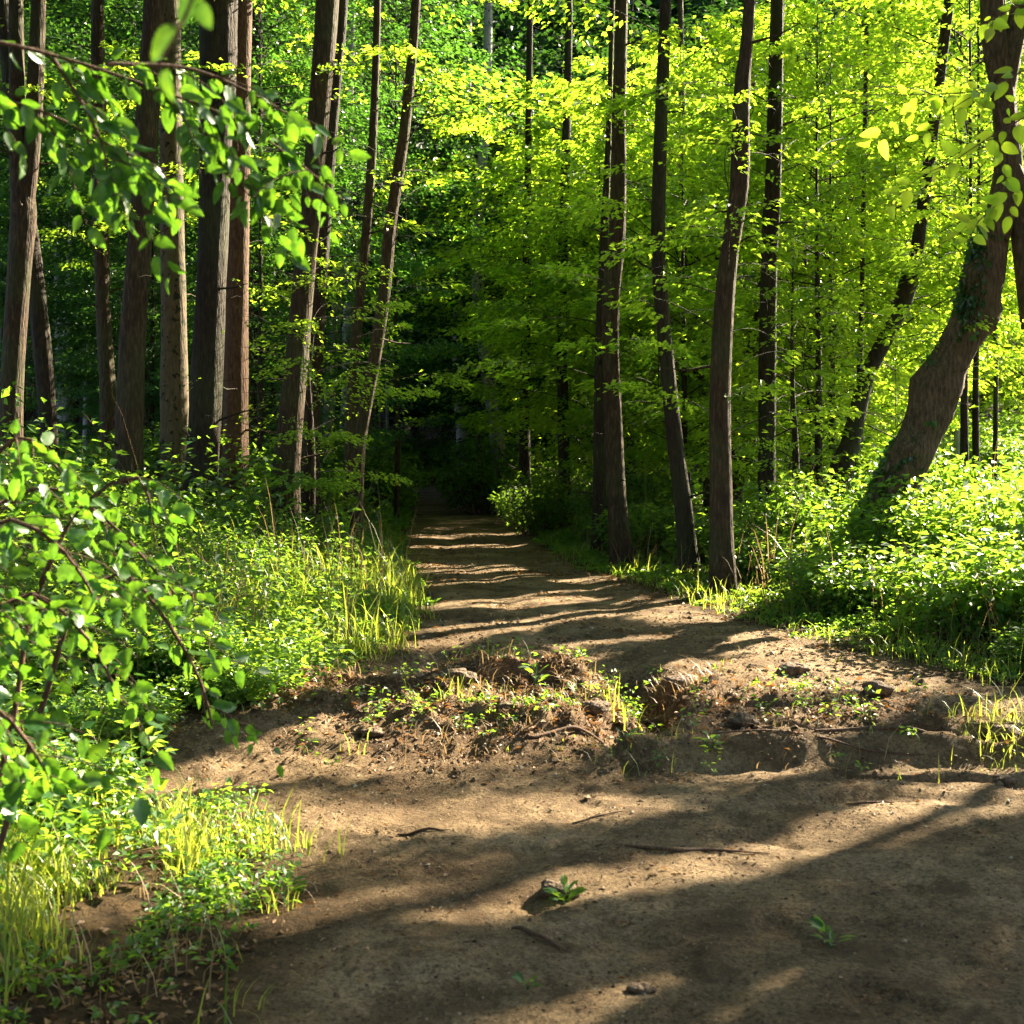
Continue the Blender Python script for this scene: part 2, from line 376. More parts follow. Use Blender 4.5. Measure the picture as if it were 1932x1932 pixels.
# ------------------------------------------------------------------ crowns (shared meshes, several kinds)
def spray_crown(seed, h0, h1, R, nspray, nleaf, leafL, mat, shape='young', droop=.25, tintmu=.5, hollow=.2):
    """flat leafy sprays round a stem at the origin; returns (leaf mesh, limb mesh)"""
    r = np.random.default_rng(seed); PL = []; AL = []; NL = []; TL = []; G = Geo()
    ar = {'round': .014, 'young': .006}.get(shape, .004)
    G.tube([(0, 0, h0), (0, 0, (h0+h1)/2), (0, 0, h1)], [ar, ar*.8, ar*.5], 5)
    for k in range(nspray):
        t = (k+r.random())/nspray; h = h0+(h1-h0)*t
        if shape == 'young': prof = (.45+.55*math.sin(math.pi*min(1, t*1.05)**.7)) if t < .93 else .35
        elif shape == 'round': prof = math.sqrt(max(.05, 1-(2*t-1)**2))
        else: prof = .75+.25*math.sin(k*2.1)
        az = k*2.39996+r.normal(0, .4); Ls = R*prof*r.uniform(.65, 1.1); rise = Ls*r.uniform(.15, .85)
        dx, dy = math.cos(az), math.sin(az); bend = r.normal(0, .25)*Ls
        ss = np.linspace(0, 1, 7)
        cen = np.stack([dx*Ls*ss-dy*bend*ss**2, dy*Ls*ss+dx*bend*ss**2, h+rise*ss-droop*Ls*ss**2.2], 1)
        G.tube(cen, np.linspace(.004+.0035*Ls, .002, 7), 4)
        m = int(nleaf*(Ls/R)*r.uniform(.8, 1.2)) + 8
        s = hollow+(1-hollow)*r.random(m)**.8
        side = r.choice([-1, 1], m); lat = r.random(m)**.9*Ls*(.12+.34*(1-s)**.7*(s+.25)**.5*1.5)
        # secondary twigs: quantise the station so leaves line up along side shoots
        q = np.round(s*11)/11; s = np.where(r.random(m) < .75, q+r.normal(0, .012, m), s)
        s = np.clip(s, .05, 1.03)
        c = np.stack([np.interp(s, ss, cen[:, i]) for i in range(3)], 1)
        fw = np.array([dx, dy, 0.])+0*c; sd_ = np.array([-dy, dx, 0.])
        p = c + sd_*(side*lat)[:, None] + fw*(lat*.75)[:, None]
        p[:, 2] += r.normal(0, .035, m)*(.6+.3*R) - .20*lat + 0.12*vnoise(p[:, 0]*1.3+seed, p[:, 1]*1.3, seed)
        a = fw*.8+sd_*(side*.8)[:, None]+r.normal(0, .35, (m, 3)); a[:, 2] -= .3
        nn = np.array([0, 0, 1.])+r.normal(0, .48, (m, 3))
        PL.append(p); AL.append(a); NL.append(nn); TL.append(np.clip(tintmu+r.normal(0, .12)+r.normal(0, .18, m), 0, 1))
        for j in (2, 4):
            sgn = 1 if (j+k) % 2 else -1; l2 = Ls*(.34-.04*j)
            e = cen[j]+np.array([dx*.75-dy*sgn, dy*.75+dx*sgn, -.2])*l2
            G.tube([cen[j], (cen[j]+e)/2+np.array([0, 0, .03]), e], [.004, .003, .0015], 3)
    Pn, A, N, T = map(np.vstack, (PL, AL, NL)).__iter__().__next__(), np.vstack(AL), np.vstack(NL), np.concatenate(TL)
    n = len(Pn); Ln = leafL*r.uniform(.7, 1.2, n)
    return leaves_mesh('crown', Pn, A, N, Ln, Ln*r.uniform(.5, .66, n), mat, 'simple', T, r), G.mesh('limbs', B_DARK)

YOUNG = [spray_crown(100+i, 0.9, 8.6, 2.7, 58, 370, .118, M_LEAF, 'young', tintmu=.5+.05*i) for i in range(4)]
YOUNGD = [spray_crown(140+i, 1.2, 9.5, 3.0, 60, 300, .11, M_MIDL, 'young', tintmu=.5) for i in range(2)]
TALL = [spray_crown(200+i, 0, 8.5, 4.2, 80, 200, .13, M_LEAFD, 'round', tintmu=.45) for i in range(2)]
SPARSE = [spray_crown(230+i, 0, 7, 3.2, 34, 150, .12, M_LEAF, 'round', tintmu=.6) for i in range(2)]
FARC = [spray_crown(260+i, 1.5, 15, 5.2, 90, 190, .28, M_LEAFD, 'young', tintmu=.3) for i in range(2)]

# sun flecks: chosen spots, with gaps cut in the crowns to light them (x, y, half length along the sun, half width)
FLECKS = [(-.25, 6.15, 1.25, .28, 4), (-1.6, 6.95, 1.2, .27, 5), (.2, 5.1, 1.25, .21, 18), (2.05, 6.1, 1.6, .24, 36), (.5, 4.0, .6, .15), (-1.65, 5.55, 1.0, .55, 10), (-1.7, 12.6, 1.5, .6, 5), (-3.2, 12.2, .8, .25, 5), (.35, 13.3, .9, .24, 5), (-.7, 17.3, 1.1, .35, 5), (-.3, 27.3, 1.4, .8, 5), (4.2, 14.5, 2.2, 1.5, 1), (1.6, 15.4, 1.2, .5, 10), (3.0, 13.0, 2.2, 1.1, 1), (-2.2, 10.6, .8, .3, 5), (2.2, 9.0, 2.6, .75), (.2, 8.0, 3.6, .8), (3.4, 7.7, 2.2, .6), (4.4, 11.2, 3.0, 1.7), (3.0, 14.6, 1.4, .5), (6.0, 13, 2, 1.2),
          (.6, 13.0, 1.1, .3), (-.7, 16.6, 1.2, .35), (.3, 11.6, 1.0, .14), (-.3, 26, 1.6, .7), (-.6, 21, 1.2, .4), (-1.2, 31, 2.5, 1.2), (-.6, 23.5, 1.6, .7), (-2.2, 37, 3, 1.5), (-4.4, 12.6, .8, .25), (-1.9, 7.8, 1.1, .4), (-2.9, 2.6, 1.3, 1.0), (-1.9, 4.9, 1.2, .6), (-3.0, .4, 2.4, 1.1),
          (-5, 9.8, 1.0, .25), (1.2, 10.6, 1.0, .12), (-3.1, 6.0, 1.5, .35)]
for _px, _Y, _w in ((24, 16, .35), (240, 15, .45), (384, 15.5, .4), (446, 16.5, .35), (560, 15.5, .4), (700, 17, .3), (330, 18, .25), (1165, 17, .3), (1290, 15.5, .3), (1362, 13.3, .35)):   # gaps cut to let the sun onto the trunk rims
    _x = (_px/1932-.5)*_Y/F
    FLECKS.append((_x-math.cos(_a)*5.2, _Y-math.sin(_a)*5.2, 5.2, _w, 1))
def fleck(x, y):
    out = np.zeros(np.shape(x)); n = .16*fbm(x*2.2, y*2.2, 77, 4)
    for (a, b, hl, hw, *an) in FLECKS:
        g_ = _a if an and an[0] == 1 else math.radians(an[0] if an else 22); c, s_ = math.cos(g_), math.sin(g_)
        u = (x-a)*c+(y-b)*s_; v = -(x-a)*s_+(y-b)*c
        out = np.maximum(out, 1-sstep(.90, 1.06, np.sqrt((u/hl)**2+(v/hw)**2)+n))
    return out
_cnt = 0
def culled(me, loc, rz, sc):
    """a copy of a leaf mesh without the leaves that hang in the way of the sun flecks"""
    global _cnt
    n = len(me.vertices)//4; V = np.empty(n*12, np.float32); me.vertices.foreach_get('co', V); V = V.reshape(n, 4, 3)
    t = np.empty(n*4, np.float32); me.attributes['tint'].data.foreach_get('value', t); t = t.reshape(n, 4)
    c = V.mean(1)*sc; x = c[:, 0]*math.cos(rz)-c[:, 1]*math.sin(rz)+loc[0]; y = c[:, 0]*math.sin(rz)+c[:, 1]*math.cos(rz)+loc[1]; z = c[:, 2]+loc[2]
    g_ = .0*x
    for _ in range(3):
        k = (z-g_)/SUNV.z; gx_, gy_ = x-SUNV.x*k, y-SUNV.y*k; g_ = H(gx_, gy_)+.1
    _cnt += 1
    keep = np.random.default_rng(_cnt).random(n) > fleck(gx_, gy_)
    V = V[keep]; m = len(V); Fa = (TEMPL['simple'][1][None]+(np.arange(m)*4)[:, None, None]).reshape(-1, 3)
    return mesh_np('crown', V.reshape(-1, 3), Fa, me.materials[0], {'tint': t[keep].ravel()})
EPIR = [spray_crown(300+i, 0, 5.0, 1.9, 17, 260, .105, M_LEAF, 'x', .35, .55, .12) for i in range(3)]
EPIL = [spray_crown(320+i, 0, 4.6, 1.8, 7, 230, .095, M_LEAF, 'x', .35, .55, .12) for i in range(3)]
def put_crown(root, kind, loc, rz, sc=1.0, cull=False):
    if cull:
        L_ = root.location; kind = (culled(kind[0], (L_.x+loc[0], L_.y+loc[1], L_.z+loc[2]), rz, sc), kind[1])
    lm, gm = kind
    for nm, me in (('crown', lm), ('limbs', gm)):
        c = link(nm, me, root, loc); c.rotation_euler = (0, 0, rz); c.scale = (sc, sc, sc)

# ------------------------------------------------------------------ the trunks one can tell apart
def tall_tree(label, Y, pts, mat, crown=None, base_z=None, top=15.0, sc=1.0, rough=.12, flare=.5, group=None, name='beech_tree', sides=20, extra=None, dy=0, spray=None):
    """pts: (px, py, width in px) from the base upward, at depth Y"""
    W = [P(a, b, Y) for a, b, w in pts]; R = [w*(1.0 if a < 900 else .88)/1932*Y/F/2 for a, b, w in pts]
    bx = W[0].x; gz = hz(bx, Y)
    pp = [Vector((bx+(W[0].x-W[1].x)*.05, Y, gz-.25))]+W if W[0].z > gz+.02 else W
    rr = [R[0]*1.05]+R if len(pp) > len(W) else R
    if len(pp) == len(W): pp[0] = Vector((W[0].x, Y, gz-.25))
    if dy: pp = [Vector((p.x*(p.y+dy*(p.z))/p.y if 0 else p.x, p.y, p.z)) for p in pp]
    d = (pp[-1]-pp[-2]); d.normalize(); d = (d*.6+Vector((0, 0, .4)))
    last = pp[-1]; hh = max(1.0, top-last.z)
    pp += [last+d*(hh*.5), last+Vector((d.x*hh*.8, 0, hh))]; rr += [rr[-1]*.8, rr[-1]*.35]
    base = Vector((pp[0].x, Y, gz))
    root = empty(name, base, label, 'tree', group)
    G = Geo(); sd_ = int(abs(pts[0][0])) % 97+1
    G.tube([p-base for p in pp], rr, sides, .14, rough=rough, seed=sd_, flare=flare)
    rs = random.Random(sd_)
    for _ in range(rs.randint(3, 6)):       # dead stubs and snapped twigs
        i = rs.randint(1, max(1, len(pp)-4)); t = rs.random(); q = pp[i].lerp(pp[i+1], t)-base; az = rs.uniform(0, 6.28); d_ = Vector((math.cos(az), math.sin(az), rs.uniform(-.1, .5))); l_ = rs.uniform(.12, .55)
        G.tube([q+d_*rr[i]*.7, q+d_*(rr[i]+l_*.5)+Vector((0, 0, rs.uniform(-.04, .04))), q+d_*(rr[i]+l_)], [.018, .012, .004], 5, rough=.3, seed=sd_)
    for ex in (extra or []):
        w2 = [P(a, b, Y)-base for a, b, w in ex]; r2 = [w/1932*Y/F/2 for a, b, w in ex]
        G.tube(w2, r2, 12, .14, rough=rough, seed=sd_+3)
    link('trunk', G.mesh('trunk', mat), root)
    if spray:                               # leafy shoots low on the trunk: (mesh, height, turn, scale)
        for me_, z_, rz_, s_ in spray:
            i = min(range(len(pp)), key=lambda j: abs(pp[j].z-z_-2.0)); q = pp[i]-base
            put_crown(root, me_, (q.x, 0, z_-gz), rz_, s_, True)
    if crown is not None:
        tp = pp[-2]-base
        put_crown(root, crown, (tp.x, tp.y, tp.z-1.0), sd_, sc, bx > -2.6 and Y < 25)
    return root

T1, T2, S1, S2 = TALL[0], TALL[1], SPARSE[0], SPARSE[1]
tall_tree('brown trunk at the left edge that forks into two stems low down', 16, [(20, 905, 42), (24, 700, 40), (38, 480, 44), (44, 400, 46), (34, 250, 30), (30, 0, 26)], B_BROWN, T1,
          extra=[[(42, 430, 34), (58, 300, 32), (66, 180, 30), (72, 0, 26), (80, -250, 18)]], spray=[(EPIL[0], 4.6, 1.0, .9)])
tall_tree('dark trunk slanting up to the left just behind the forked tree', 17.5, [(96, 885, 34), (84, 700, 34), (66, 520, 32), (50, 400, 28), (20, 180, 24)], B_DARK, None)
tall_tree('slim dark trunk close on the left of the tallest bright-rimmed trunk', 19, [(206, 880, 32), (202, 720, 30), (194, 560, 28), (188, 380, 27), (186, 150, 26), (184, 0, 24)], B_BROWN, T2, spray=[(EPIL[0], 4.0, 2.0, .7)])
tall_tree('thick straight trunk on the left bank with the brightest sunlit edge', 15, [(240, 950, 60), (243, 830, 54), (250, 650, 50), (262, 480, 47), (272, 300, 44), (283, 130, 41), (291, 0, 38)], B_BROWN, T1, spray=[(EPIL[1], 3.2, 5.2, .75)])
tall_tree('trunk mottled with dark spots between the bright-rimmed and the black one', 18, [(330, 930, 56), (329, 780, 52), (328, 600, 48), (324, 400, 44), (322, 220, 42), (320, 0, 38)], B_SPOT, T2, spray=[(EPIL[2], 3.6, 0.4, .8)])
tall_tree('nearly black thick trunk with a thin golden edge left of the reddish trunk', 15.5, [(378, 955, 62), (386, 800, 58), (397, 560, 54), (404, 350, 56), (410, 180, 64), (412, 0, 70)], B_DARK, T1,
          extra=[[(404, 360, 40), (424, 180, 40), (430, 0, 38), (440, -300, 26)]])
tall_tree('thin pale stem squeezed between the black trunk and the reddish trunk', 19, [(411, 915, 15), (413, 700, 14), (414, 500, 13), (416, 200, 12), (418, 0, 11)], B_BROWN, None)
tall_tree('reddish brown trunk standing right of the nearly black trunk', 16.5, [(446, 945, 52), (444, 800, 47), (446, 600, 45), (450, 400, 42), (454, 200, 38), (458, 0, 35)], B_RED, T2, spray=[(EPIL[1], 2.4, 5.9, .8), (EPIL[0], 5.2, 4.0, 1.0)])
tall_tree('shaded grey-brown trunk in the gap between the reddish and the leaning brown trunk', 24, [(490, 880, 30), (486, 700, 27), (482, 500, 26), (484, 250, 24), (482, 0, 24)], B_DARK, T1, spray=[(EPIL[2], 4.5, 1.0, 1.2)])
tall_tree('large brown trunk leaning right beside the left end of the lit grass', 15.5, [(540, 915, 52), (548, 800, 48), (562, 650, 44), (578, 480, 40), (592, 330, 40), (606, 160, 42), (618, 0, 44)], B_BROWN, T1, spray=[(EPIL[2], 5.0, 0.6, .9)])
tall_tree('slender trunk right behind the large leaning brown trunk', 18, [(586, 905, 36), (588, 800, 32), (600, 600, 28), (616, 350, 26), (632, 150, 24), (646, 0, 22)], B_DARK, T2, spray=[(EPIL[1], 2.4, 0.3, 1.0)])
tall_tree('pale bluish trunk lit in the shade behind the left bank', 30, [(618, 850, 22), (622, 760, 21), (634, 600, 19), (646, 400, 18), (658, 200, 17), (664, 0, 14)], B_GREY, None, spray=[(EPIR[1], 5.0, 0.6, 1.6)])
tall_tree('thin trunk standing left of the last leaning tree before the path', 19, [(660, 880, 22), (664, 780, 21), (672, 640, 20), (690, 450, 18), (704, 250, 16), (712, 0, 14)], B_BROWN, T1, spray=[(EPIL[0], 1.9, 1.3, 1.1)])
tall_tree('bent slender tree closest to the left side of the path', 17, [(674, 910, 24), (684, 800, 24), (704, 690, 24), (724, 560, 23), (736, 430, 22), (752, 320, 22), (766, 220, 21), (785, 0, 18)], B_BROWN, T2, spray=[(EPIR[0], 2.4, 0.3, .85), (EPIL[2], 4.6, 3.3, 1.0)])
# centre
tall_tree('grey trunk standing at the dark bend of the path', 44, [(872, 835, 22), (866, 760, 19), (862, 660, 18), (866, 540, 16), (880, 300, 14), (884, 0, 12)], B_GREY, T1, sc=1.2, spray=[(EPIR[2], 5.0, 2.0, 1.8)])
tall_tree('pale spotted trunk leaning left above the bluish bush by the path', 31, [(940, 850, 32), (928, 760, 29), (914, 660, 27), (902, 560, 25), (902, 430, 24), (908, 330, 22), (916, 220, 20), (922, 0, 18)], B_GREYS, T2, spray=[(EPIR[1], 3.5, 0.5, 1.4)])
tall_tree('slim dark trunk on the right verge, nearest to the path bend', 25, [(992, 950, 24), (990, 850, 23), (990, 700, 21), (994, 560, 20), (996, 350, 16), (1000, 0, 12)], B_DARK, None, spray=[(EPIR[2], 2.0, 1.2, 1.2)])
tall_tree('slim dark trunk halfway between the path bend and the pair of tall trunks', 24, [(1066, 955, 28), (1063, 820, 24), (1060, 640, 22), (1063, 450, 21), (1070, 200, 18), (1074, 0, 14)], B_DARK, S1, spray=[(EPIR[0], 2.2, 2.2, 1.3)])
tall_tree('shorter stem touching the left side of the first tall trunk right of the path', 19, [(1130, 1035, 30), (1131, 900, 28), (1131, 780, 27), (1134, 600, 22), (1142, 400, 17), (1150, 200, 12)], B_DARK, None)
tall_tree('first tall trunk right of the path, with a shorter stem at its left', 17, [(1174, 1065, 48), (1163, 930, 41), (1158, 800, 38), (1152, 640, 36), (1154, 540, 37), (1166, 430, 36), (1168, 200, 29), (1173, 0, 26)], B_BROWN, S1, spray=[(EPIR[0], 2.0, 1.0, 1.0)])
tall_tree('slender wavy trunk between the two thicker trunks right of the path', 15.5, [(1306, 1100, 46), (1290, 960, 38), (1272, 820, 34), (1258, 680, 31), (1244, 520, 30), (1242, 400, 30), (1248, 200, 27), (1256, 0, 25)], B_DARK, S2, spray=[(EPIR[1], 2.4, 2.0, .95)])
tall_tree('thickest straight trunk at the right verge, its foot in dark shade', 13.3, [(1362, 1130, 54), (1360, 960, 48), (1358, 800, 46), (1364, 620, 43), (1374, 500, 39), (1392, 380, 38), (1397, 310, 40), (1400, 160, 34), (1414, 0, 24)], B_BROWN, S1, spray=[(EPIR[2], 1.6, 0.5, .8)])
tall_tree('dark upright trunk rising out of the sunlit bushes right of the verge trunks', 17, [(1447, 1000, 42), (1447, 850, 38), (1447, 700, 38), (1450, 520, 34), (1459, 350, 36), (1463, 200, 33), (1466, 0, 28)], B_DARK, S2, spray=[(EPIR[0], 1.2, 3.0, 1.1), (EPIR[1], 4.5, 0.0, 1.1)])
tall_tree('curved brown stem seen behind the slender wavy trunk', 24, [(1338, 880, 28), (1324, 760, 26), (1316, 660, 24), (1304, 560, 24), (1290, 400, 18), (1286, 200, 14)], B_BROWN, None, spray=[(EPIR[1], 2.0, 1.2, 1.2)])
tall_tree('brown stem leaning right behind the thickest verge trunk', 21, [(1386, 940, 36), (1394, 840, 36), (1404, 740, 34), (1424, 640, 26), (1440, 500, 20)], B_BROWN, None, spray=[(EPIR[1], 1.0, 4.0, 1.3)])
tall_tree('thin pale stem between the thickest verge trunk and the dark upright one', 26, [(1418, 900, 24), (1418, 800, 22), (1420, 650, 18), (1420, 400, 14)], B_BROWN, None)
tall_tree('short dark leaning trunk left of the big burled tree', 17, [(1584, 905, 52), (1604, 840, 42), (1618, 780, 36), (1640, 700, 32), (1690, 600, 34), (1712, 540, 40), (1740, 400, 26)], B_DARK, None, spray=[(EPIR[2], 1.5, 3.0, 1.2)])
tall_tree('thin dark stem at the foot of the short leaning trunk', 19, [(1621, 910, 18), (1621, 830, 16), (1622, 700, 13), (1626, 560, 10)], B_DARK, None)
tall_tree('faint slim trunk beside the hazy clearing at the far right', 34, [(1808, 905, 18), (1808, 800, 16), (1812, 700, 14), (1816, 500, 12)], B_GREY, None)

# the big burled tree on the right
def burled():
    Y = 13.5
    pts = [(1650, 1060, 120), (1690, 930, 104), (1738, 820, 92), (1768, 730, 88), (1800, 665, 80), (1838, 590, 76), (1858, 520, 76), (1874, 450, 62), (1896, 370, 60), (1902, 300, 56), (1894, 190, 54), (1878, 90, 56), (1872, 0, 52)]
    W = [P(a, b, Y) for a, b, w in pts]; R = [w*.84/1932*Y/F/2 for a, b, w in pts]
    gz = hz(W[0].x, Y); W = [Vector((W[0].x-.25, Y, gz-.3))]+W; R = [R[0]*1.25]+R
    W += [W[-1]+Vector((-.1, 0, 3)), W[-1]+Vector((.2, .3, 7))]; R += [.2, .08]
    base = Vector((W[0].x, Y, gz)); root = empty('old_burled_tree', base, 'big old tree leaning right with burls and ivy, at the right edge', 'tree')
    G = Geo(); G.tube([p-base for p in W], R, 44, .05, rough=.20, seed=77, flare=.2)
    V0 = G.V[0]; sp, sr = smooth_path([p-base for p in W], R, .05)
    cl = sp[np.argmin(((V0[:, None, ::2]-sp[None, :, ::2])**2).sum(-1), 1)]; out = norm(V0-cl)
    for (a, b, r, fwd, h) in [(1722, 712, .17, -.05, .24), (1800, 745, .15, -.1, .16), (1884, 618, .20, -.05, .26), (1826, 522, .15, -.05, .17), (1775, 790, .15, -.25, .10), (1850, 565, .12, -.25, .10), (1700, 850, .16, -.25, .14), (1700, 760, .09, -.1, .1)]:
        c = np.array(P(a, b, Y)-base)+np.array([0, fwd, 0]); w_ = np.exp(-(((V0-c)/np.array([1, 1.2, .85]))**2).sum(1)/(r*1.15)**2)
        V0 = V0+out*(w_*h*.45*(1+1.2*fbm(V0[:, 0]*7+a, V0[:, 2]*7, 5, 3)))[:, None]
    G.V[0] = V0
    st = [(1876, 470, 40), (1905, 440, 40), (1926, 480, 36), (1945, 600, 34), (1960, 760, 30)]
    G.tube([P(a, b, Y)-base for a, b, w in [(1900, 320, 40), (1925, 380, 40), (1934, 480, 36), (1944, 620, 30)]], [.16, .16, .14, .1], 12, .1, rough=.15, seed=5)
    G.tube([P(a, b, Y)-base for a, b, w in [(1890, 180, 40), (1915, 60, 30), (1950, -60, 26), (2040, -260, 20)]], [.14, .12, .1, .06], 10, .1, rough=.15, seed=6)
    link('trunk', G.mesh('trunk', bark_mat('old_bark', (.035, .022, .012), (.090, .060, .036), (.18, .13, .08), scale=1.1, bump=1.0)), root)
    rr = np.random.default_rng(4)
    # ivy on the left flank
    sp, sr = smooth_path([p-base for p in W[:9]], R[:9], .05); m = 2600
    k = rr.integers(0, len(sp), m); ang = rr.normal(math.pi, .75, m); rad = sr[k]*1.03+.06*rr.random(m)
    pos = sp[k]+np.stack([np.cos(ang)*rad, -np.abs(np.sin(ang))*rad*rr.choice([1, 1, -1], m), rr.normal(0, .05, m)], 1)
    keep = fbm(pos[:, 0]*3, pos[:, 2]*2.2, 19, 2) > -.12
    pos = pos[keep]; m = len(pos)
    outw = np.stack([-np.ones(m), -.6*np.ones(m), .2*np.ones(m)], 1)+rr.normal(0, .5, (m, 3)); ax = rr.normal(0, .5, (m, 3)); ax[:, 2] -= .8
    Ln = rr.uniform(.06, .10, m)
    link('ivy', leaves_mesh('ivy', pos, ax, outw, Ln, Ln*.8, M_IVY, 'simple', None, rr), root)
    put_crown(root, EPIR[0], (1.0, .1, 1.9), 2.6, .75, True); put_crown(root, EPIR[1], (1.6, .1, 4.2), 4.0, .8, True)
    put_crown(root, S1, (W[-1].x-base.x, 0, W[-2].z-gz), 1.0, 1.0)
burled()

# ------------------------------------------------------------------ young leafy trees (foliage curtain)
def young_tree(x, y, kind, label, group, sc=1.0, rz=None, name='young_tree', trunk_h=8.5, tr=.05, mat=None, lean=0.0, cull=False, lift=0.0):
    gz = hz(x, y)
    root = empty(name, (x, y, gz-.05), label, 'tree', group)
    G = Geo(); s = int(abs(x*13+y*7)) % 50
    wb = (s % 7-3)*.015
    G.tube([(0, 0, -.2), (lean*.3+wb, 0, trunk_h*.3*sc), (lean*.5-wb, 0, trunk_h*.6*sc), (lean, 0, trunk_h*1.02*sc+lift)], [tr*1.25, tr, tr*.5, .004], 10, .4, rough=.12, seed=s)
    link('trunk', G.mesh('trunk', mat or B_DARK), root)
    put_crown(root, kind, (lean*.4, 0, lift), random.uniform(0, 6.28) if rz is None else rz, sc, cull)
    return root
GR = 'young trees with sunlit leaves right of the path'
right = [ # x, y, scale, kind
 (4.6, 18.5, 1.0, 0), (6.3, 17.0, .95, 1), (3.0, 21.5, 1.05, 2), (7.5, 19.8, .95, 3), (5.4, 22.5, 1.1, 0), (2.0, 25.0, 1.1, 1),
 (8.6, 23.5, 1.1, 2), (6.6, 26.5, 1.2, 3), (4.0, 28, 1.2, 0), (10.6, 27, 1.2, 1), (1.0, 30.5, 1.15, 2), (8.4, 31, 1.3, 3),
 (5.2, 34, 1.3, 0), (3.0, 38, 1.4, 1), (.3, 37, 1.3, 2), (7.4, 38, 1.4, 3), (3.9, 17.0, .55, 3), (9.8, 21, .95, 0), (5.3, 20.4, 1.0, 2), (3.9, 23.2, 1.1, 1), (7.0, 24.2, 1.15, 0), (2.7, 27.6, 1.2, 3), (7.2, 28.6, 1.25, 2), (1.6, 22.6, .85, 0)]
rl = ['leafy young tree rising behind the dark upright trunk', 'yellow-green young tree filling the space left of the burled tree', 'leafy young tree behind the slender wavy trunk',
 'sunlit young tree right behind the burled tree', 'leafy young tree behind the thickest verge trunk', 'leafy young tree behind the stem that touches the first tall trunk',
 'bright young tree over the short leaning trunk', 'tall leafy young tree deep behind the dark upright trunk', 'tall leafy young tree deep behind the slender wavy trunk',
 'light-filled young tree above the hazy clearing', 'leafy young tree over the slim trunk on the right verge', 'bright young tree far behind the burled tree',
 'young tree deep in the wood behind the verge trunks', 'young tree deep behind the first tall trunk', 'young tree deep behind the slim trunks by the bend',
 'young tree deep in the wood left of the clearing', 'low leafy sapling between the wavy and the thickest trunk', 'bright young tree at the far right top corner', 'dense yellow-green young tree left of the short leaning trunk', 'dense young tree filling the gap right of the slender wavy trunk', 'dense young tree above the foot of the short leaning trunk', 'dense young tree between the first tall trunk and the wavy trunk', 'far dense young tree left of the burled tree', 'small young tree behind the shorter stem of the first tall trunk']
for (x, y, s, k), lb in zip(right, rl):
    young_tree(x, y, YOUNG[k], lb, GR, s, cull=y < 33, lift=2.6 if x/y > .31 else 0)
GC = 'leafy young trees around the dark opening'
for (x, y, s, k, lb) in [(-2.6, 15.8, .52, 1, 'small leafy tree with bright layered sprays beside the bent slender tree'), (-3.6, 22, .8, 4, 'leafy young tree behind the bent slender tree'),
      (-5.2, 27, 1.0, 5, 'leafy young tree behind the pale bluish trunk'), (-.9, 33, 1.0, 5, 'leafy young tree left of the pale spotted trunk'), (-7.2, 24, .9, 4, 'leafy young tree behind the reddish trunk')]:
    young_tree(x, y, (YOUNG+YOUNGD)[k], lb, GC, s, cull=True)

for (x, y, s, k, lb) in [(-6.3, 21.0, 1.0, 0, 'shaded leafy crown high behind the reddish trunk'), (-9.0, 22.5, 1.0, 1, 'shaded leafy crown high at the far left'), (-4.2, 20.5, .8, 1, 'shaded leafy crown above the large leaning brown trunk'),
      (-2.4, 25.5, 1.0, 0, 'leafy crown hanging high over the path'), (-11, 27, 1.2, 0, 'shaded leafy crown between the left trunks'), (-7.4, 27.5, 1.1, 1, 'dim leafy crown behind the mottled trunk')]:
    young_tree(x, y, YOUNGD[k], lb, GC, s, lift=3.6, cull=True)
# ------------------------------------------------------------------ the deep wood
GD = 'trees in the dark depth of the wood'
rd = random.Random(3)
spots = []
def free(x, y, d): return all((x-a)**2+(y-b)**2 > d*d for a, b in spots)
tries = 0
while len(spots) < 46 and tries < 4000:
    tries += 1
    y = rd.uniform(26, 64); x = rd.uniform(-.52*y, .50*y)
    L, R = float(left_edge(y)), float(right_edge(y))
    if L-1.2 < x < R+1.2 or not free(x, y, 3.4): continue
    if x > .22*y and y > 24: continue
    spots.append((x, y))
for i, (x, y) in enumerate(spots):
    if y < 31 and x > -8: continue
    leftside = x < -0.02*y
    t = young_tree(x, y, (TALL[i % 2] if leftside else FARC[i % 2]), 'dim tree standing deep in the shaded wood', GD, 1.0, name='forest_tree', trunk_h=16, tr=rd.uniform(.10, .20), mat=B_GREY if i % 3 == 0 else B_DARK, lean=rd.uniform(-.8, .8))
    if leftside:
        zc_ = rd.uniform(6.5, 9.5)
        for ch in t.children:
            if ch.name.startswith(('crown', 'limbs')): ch.location.z = zc_; ch.scale = (1.15,)*3
GT = 'thin bare trunks at the end of the path'
for i in range(26):
    px = rd.uniform(700, 1010); Y = rd.uniform(36, 62); p = P(px, 800, Y)
    if float(left_edge(Y))-.4 < p.x < float(right_edge(Y))+.4: continue
    r = empty('forest_tree', (p.x, Y, hz(p.x, Y)), 'thin bare trunk in the dark at the end of the path', 'tree', GT)
    G = Geo(); w = rd.uniform(.05, .11)
    G.tube([(0, 0, -.2), (rd.uniform(-.2, .2), 0, 6), (rd.uniform(-.5, .5), 0, 16)], [w, w*.8, w*.3], 8, .8, rough=.1, seed=i)
    link('trunk', G.mesh('trunk', B_GREY if i % 2 else B_BROWN), r)
# understorey in the far left
GU = 'dim bushy saplings far back on the left'
for i in range(14):
    y = rd.uniform(22, 44); x = -rd.uniform(.18, .46)*y
    young_tree(x, y, YOUNGD[i % 2], 'dim leafy sapling among the trunks far back on the left', GU, rd.uniform(.5, .95), name='sapling')
